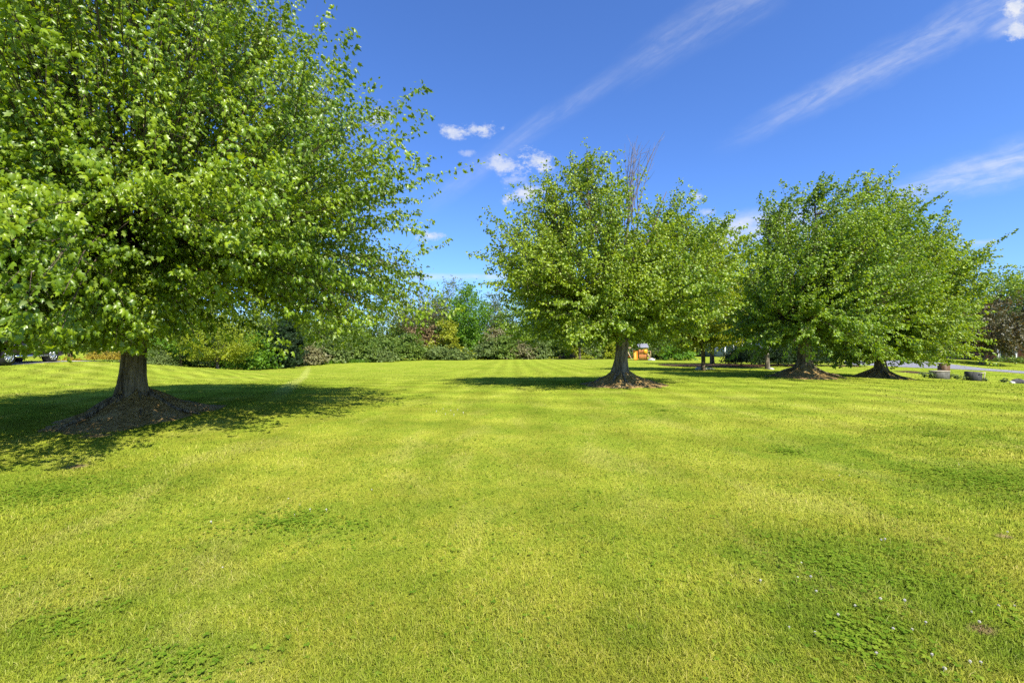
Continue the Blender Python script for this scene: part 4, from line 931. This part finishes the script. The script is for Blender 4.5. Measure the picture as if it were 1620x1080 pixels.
def clover():
    rng = np.random.default_rng(9); P, S = [], []
    X, Y = [], []
    for (cx, cy, rx, ry, amt) in PATCH:
        m = int(6000 * amt * min(rx * ry, 1.6) ** .8)
        r = np.abs(rng.normal(0, .55, m)); a = rng.uniform(0, 6.283, m)
        X.append(cx + rx * r * np.cos(a)); Y.append(cy + ry * r * np.sin(a))
    X.append((rng.uniform(0, 1620, 3500) - 810) / F * 3.2); Y.append(rng.uniform(1.6, 7, 3500))
    X = np.concatenate(X); Y = np.concatenate(Y)
    k = (vnoise(X * 2.1, Y * 2.1 + 4) + .35 * rng.normal(size=len(X)) * .5 > -.08) & outside(X, Y) & (Y > 1.4); X, Y = X[k], Y[k]; n = len(X)
    Z = H(X, Y) + rng.uniform(.008, .030, n)
    C = np.stack([X, Y, Z], -1); a0 = rng.uniform(0, 6.28, n)
    Pl, A, Nn = [], [], []
    tilt = rng.normal(0, .22, (n, 3)) + [0, 0, 1]
    for q in range(3):
        a = a0 + q * 2.094; A.append(np.stack([np.cos(a), np.sin(a), rng.normal(.12, .15, n)], -1)); Pl.append(C); Nn.append(tilt)
    rnd = np.tile(rng.random(n), 3)
    T = (np.array([[0, 0, 0], [.4, .35, .05], [.36, .85, .02], [0, .95, -.03], [-.36, .85, .02], [-.4, .35, .05]]), np.array([[0, 1, 2], [0, 2, 3], [0, 3, 4], [0, 4, 5]]))
    me = leaves_mesh('clover', np.vstack(Pl), np.vstack(A), np.vstack(Nn), np.tile(rng.uniform(.010, .019, n), 3), T, rng, rnd); me.materials.append(M['clover'])
    tag(link('clover', me), 'dark green clover leaves growing in patches in the grass', 'clover', kind='stuff')
clover()
M['blossom'] = plain('clover_blossom_white', (.58, .55, .48), .8, .1, 30)
def blossoms():
    rng = np.random.default_rng(4); proto = None
    spots = [(1281, 921), (1262, 924), (1204, 925), (1266, 899), (1395, 958), (1327, 987), (1289, 1010), (1439, 1007), (1430, 962), (1476, 1046), (1537, 1062), (1553, 1062), (1491, 1074), (1547, 992), (1463, 997), (1580, 972), (1608, 968), (1400, 860), (1396, 858),
             (1345, 754), (1327, 755), (1302, 763), (1517, 737), (1592, 845), (1537, 975), (1250, 999), (1386, 1046), (466, 817), (336, 830), (475, 801), (456, 794), (491, 812), (589, 777), (518, 812), (352, 905), (700, 648), (712, 652), (724, 650), (690, 653), (733, 656), (718, 659), (705, 657), (1290, 940), (1350, 970), (1410, 1000)]
    for px, py in spots:
        g = ground(px, py)
        if proto is None:
            b = MB(); b.tube([(0, 0, 0), (.003, 0, .035)], .0012, 5)
            for q in range(34):
                l = math.asin(1 - 2 * (q + .5) / 34 * .8); a = q * 2.399; d = np.array([math.cos(l) * math.cos(a), math.cos(l) * math.sin(a), math.sin(l)])
                b.tube([np.array([.003, 0, .043]) + d * .003, np.array([.003, 0, .043]) + d * .0105], [.0022, .0013], 4)
            proto = o = b.build('clover_blossom', M['blossom']); tag(o, 'tiny white clover blossom in the mown grass', 'flower', 'white clover blossoms in the lawn')
        else:
            o = proto.copy(); COL.objects.link(o)
        o.location = (g[0], g[1], g[2] - .004); s = rng.uniform(.45, .75) * (1.5 if py < 700 else 1.); o.scale = (s, s, s); o.rotation_euler = (rng.normal(0, .2), rng.normal(0, .2), rng.uniform(0, 6))
blossoms()
def tall_grass():
    rng = np.random.default_rng(15); n = 9000
    px = rng.uniform(465, 612, n); Y = 56 + (px - 465) / 147 * 12 + rng.uniform(-1.2, .6, n); X = (px - 810) / F * Y; Z = H(X, Y)
    h = rng.uniform(.25, .6, n); a = rng.uniform(0, 6.28, n); w = .03
    B = np.stack([X, Y, Z], -1); s = np.stack([np.cos(a), np.sin(a), 0 * a], -1) * w; tip = B + np.stack([rng.normal(0, .15, n), rng.normal(0, .15, n), h], -1)
    V = np.stack([B - s, B + s, tip], 1).reshape(-1, 3)
    me = np_mesh('tall_grass', V, [np.arange(n * 3).reshape(-1, 3)], False, {'rnd': np.repeat(rng.random(n), 3)}); me.materials.append(M['leaf_bright'])
    tag(link('tall_grass', me), 'strip of unmown tall grass along the shrub belt', 'grass', kind='stuff')
tall_grass()

# ------------------------------------------------------------------ light and sky
SUN_EL, SUN_AZ = R(50), math.atan2(.52, -.85)       # azimuth measured from +Y towards +X: sun behind the viewer's right shoulder
sd = bpy.data.lights.new('sun', 'SUN'); sd.energy = 5.0; sd.angle = R(.5); sd.color = (1, .95, .86)
so = bpy.data.objects.new('sun', sd); COL.objects.link(so)
to_sun = Vector((math.sin(SUN_AZ) * math.cos(SUN_EL), math.cos(SUN_AZ) * math.cos(SUN_EL), math.sin(SUN_EL)))
so.rotation_euler = to_sun.to_track_quat('Z', 'Y').to_euler(); so.location = (20, -20, 40)

w = bpy.data.worlds.new('World'); scene.world = w; w.use_nodes = True
n = NT('', w)
sky = n.new('ShaderNodeTexSky', sky_type='NISHITA'); sky.sun_disc = False; sky.sun_elevation = SUN_EL; sky.sun_rotation = SUN_AZ
sky.altitude = 200; sky.air_density = 1.; sky.dust_density = .6; sky.ozone_density = 3.
skyc = n.mix(1., sky.outputs[0], (.64, .93, 1.46), 'MULTIPLY')
bg = n.new('ShaderNodeBackground'); n.put(bg.inputs[0], skyc); bg.inputs[1].default_value = .086
d = n.new('ShaderNodeTexCoord').outputs['Generated']; x = n.sep(d)
yy = n.math('MAXIMUM', x[1], .02)
U = n.math('DIVIDE', x[0], yy); Vv = n.math('DIVIDE', x[2], yy)
front = n.smap(x[1], .02, .1)
def qxy(px, py): return ((px - 810) / F, (540 - py) / F)
masks = []
def streak(p0, p1, w0, w1, amt, nscale, t0=.0, t1=1.):
    (ax, ay), (bx, by) = qxy(*p0), qxy(*p1); L = math.hypot(bx - ax, by - ay); ux, uy = (bx - ax) / L, (by - ay) / L
    du = n.math('SUBTRACT', U, ax); dv = n.math('SUBTRACT', Vv, ay)
    s = n.math('ADD', n.math('MULTIPLY', du, ux), n.math('MULTIPLY', dv, uy)); c = n.math('SUBTRACT', n.math('MULTIPLY', dv, ux), n.math('MULTIPLY', du, uy))
    sn = n.math('DIVIDE', s, L)
    nz = n.noise(n.comb(n.math('MULTIPLY', s, 1.6), n.math('MULTIPLY', c, 9.), ax * 7), nscale, 6, .62, dist=.5)
    nz2 = n.noise(n.comb(s, n.math('MULTIPLY', c, 2.), ax * 3 + 4), 3.2, 4, .6)
    wid = n.math('ADD', w0 / F, n.math('MULTIPLY', n.math('MINIMUM', n.math('MAXIMUM', sn, 0.), 1.), (w1 - w0) / F))
    cc = n.math('ABSOLUTE', n.math('ADD', n.math('DIVIDE', c, wid), n.math('MULTIPLY', n.math('SUBTRACT', nz2, .5), 1.3)))
    prof = n.smap(cc, 0., 1., 1., 0.)
    ends = n.math('MULTIPLY', n.smap(sn, -.05, .18), n.smap(sn, .72, 1.05, 1., 0.))
    tex = n.smap(nz, .28, .72, .22, 1.)
    masks.append(n.math('MULTIPLY', n.math('MULTIPLY', prof, ends), n.math('MULTIPLY', tex, amt * .62)))
streak((1230, -40), (975, 125), 60, 34, .36, 5.)
streak((1000, 100), (660, 335), 22, 32, .30, 5.)
streak((1700, -50), (1140, 232), 60, 22, .55, 5.)
streak((1760, 225), (1370, 315), 62, 26, .90, 5.)
streak((880, 437), (600, 437), 9, 8, 1.15, 6.)
streak((1310, 342), (1090, 376), 42, 32, 1.5, 5.)
streak((1580, 383), (1490, 391), 9, 7, .9, 6.)
streak((1560, 60), (1700, -25), 14, 40, .7, 5.)
def puff(px, py, rx, ry, amt, tilt=0.):
    cx, cy = qxy(px, py); ca, sa = math.cos(tilt), math.sin(tilt)
    du = n.math('SUBTRACT', U, cx); dv = n.math('SUBTRACT', Vv, cy)
    a = n.math('DIVIDE', n.math('ADD', n.math('MULTIPLY', du, ca), n.math('MULTIPLY', dv, sa)), rx * .75 / F); b = n.math('DIVIDE', n.math('SUBTRACT', n.math('MULTIPLY', dv, ca), n.math('MULTIPLY', du, sa)), ry * .75 / F)
    d2 = n.math('SQRT', n.math('ADD', n.math('MULTIPLY', a, a), n.math('MULTIPLY', b, b)))
    masks.append(n.smap(n.math('ADD', d2, PN), .25, 1.5, amt, 0.))
PN = n.math('MULTIPLY', n.math('SUBTRACT', n.noise(n.comb(U, n.math('MULTIPLY', Vv, 1.3), 0.), 22., 8, .72), .5), 5.)
for a in ((710, 207, 26, 12, .75, -.2), (764, 205, 30, 12, .8, .1), (852, 254, 28, 15, .95, -.35), (797, 263, 36, 14, .7, -.2), (830, 305, 36, 14, .85, .15), (600, 182, 22, 17, .85), (680, 374, 24, 9, .75), (740, 242, 14, 6, .35), (815, 285, 24, 8, .35), (1605, 12, 26, 16, .85, .6), (1612, 52, 20, 20, .8, .6), (1100, 312, 14, 8, .6), (1120, 335, 14, 7, .5)):
    puff(*a)
mk = masks[0]
for q in masks[1:]: mk = n.math('SUBTRACT', n.math('ADD', mk, q), n.math('MULTIPLY', mk, q))
mk = n.math('MULTIPLY', mk, front, clamp=True)
cb = n.new('ShaderNodeBackground'); n.put(cb.inputs[0], n.ramp(n.noise(n.comb(U, n.math('MULTIPLY', Vv, 1.6), 3.), 26., 5, .6), [(.35, (.70, .78, .95)), (.6, (.97, .98, 1.))])); cb.inputs[1].default_value = .50
mx = n.new('ShaderNodeMixShader'); n.put(mx.inputs[0], mk); n.t.links.new(bg.outputs[0], mx.inputs[1]); n.t.links.new(cb.outputs[0], mx.inputs[2])
wo = n.new('ShaderNodeOutputWorld'); n.t.links.new(mx.outputs[0], wo.inputs[0])

# ------------------------------------------------------------------ camera
cd = bpy.data.cameras.new('camera'); cd.sensor_width = 36; cd.lens = 36 * F / 1620; cd.clip_end = 5000; cd.clip_start = .05
co = bpy.data.objects.new('camera', cd); COL.objects.link(co); co.location = (0, 0, EYE + 0 * gz(0, 0)); co.rotation_euler = (R(90), 0, 0)
scene.camera = co
scene.view_settings.view_transform = 'Standard'; scene.view_settings.look = 'None'; scene.view_settings.exposure = .95; scene.view_settings.gamma = 1
scene.cycles.max_bounces = 8; scene.cycles.transparent_max_bounces = 4; scene.cycles.diffuse_bounces = 4; scene.cycles.use_denoising = False
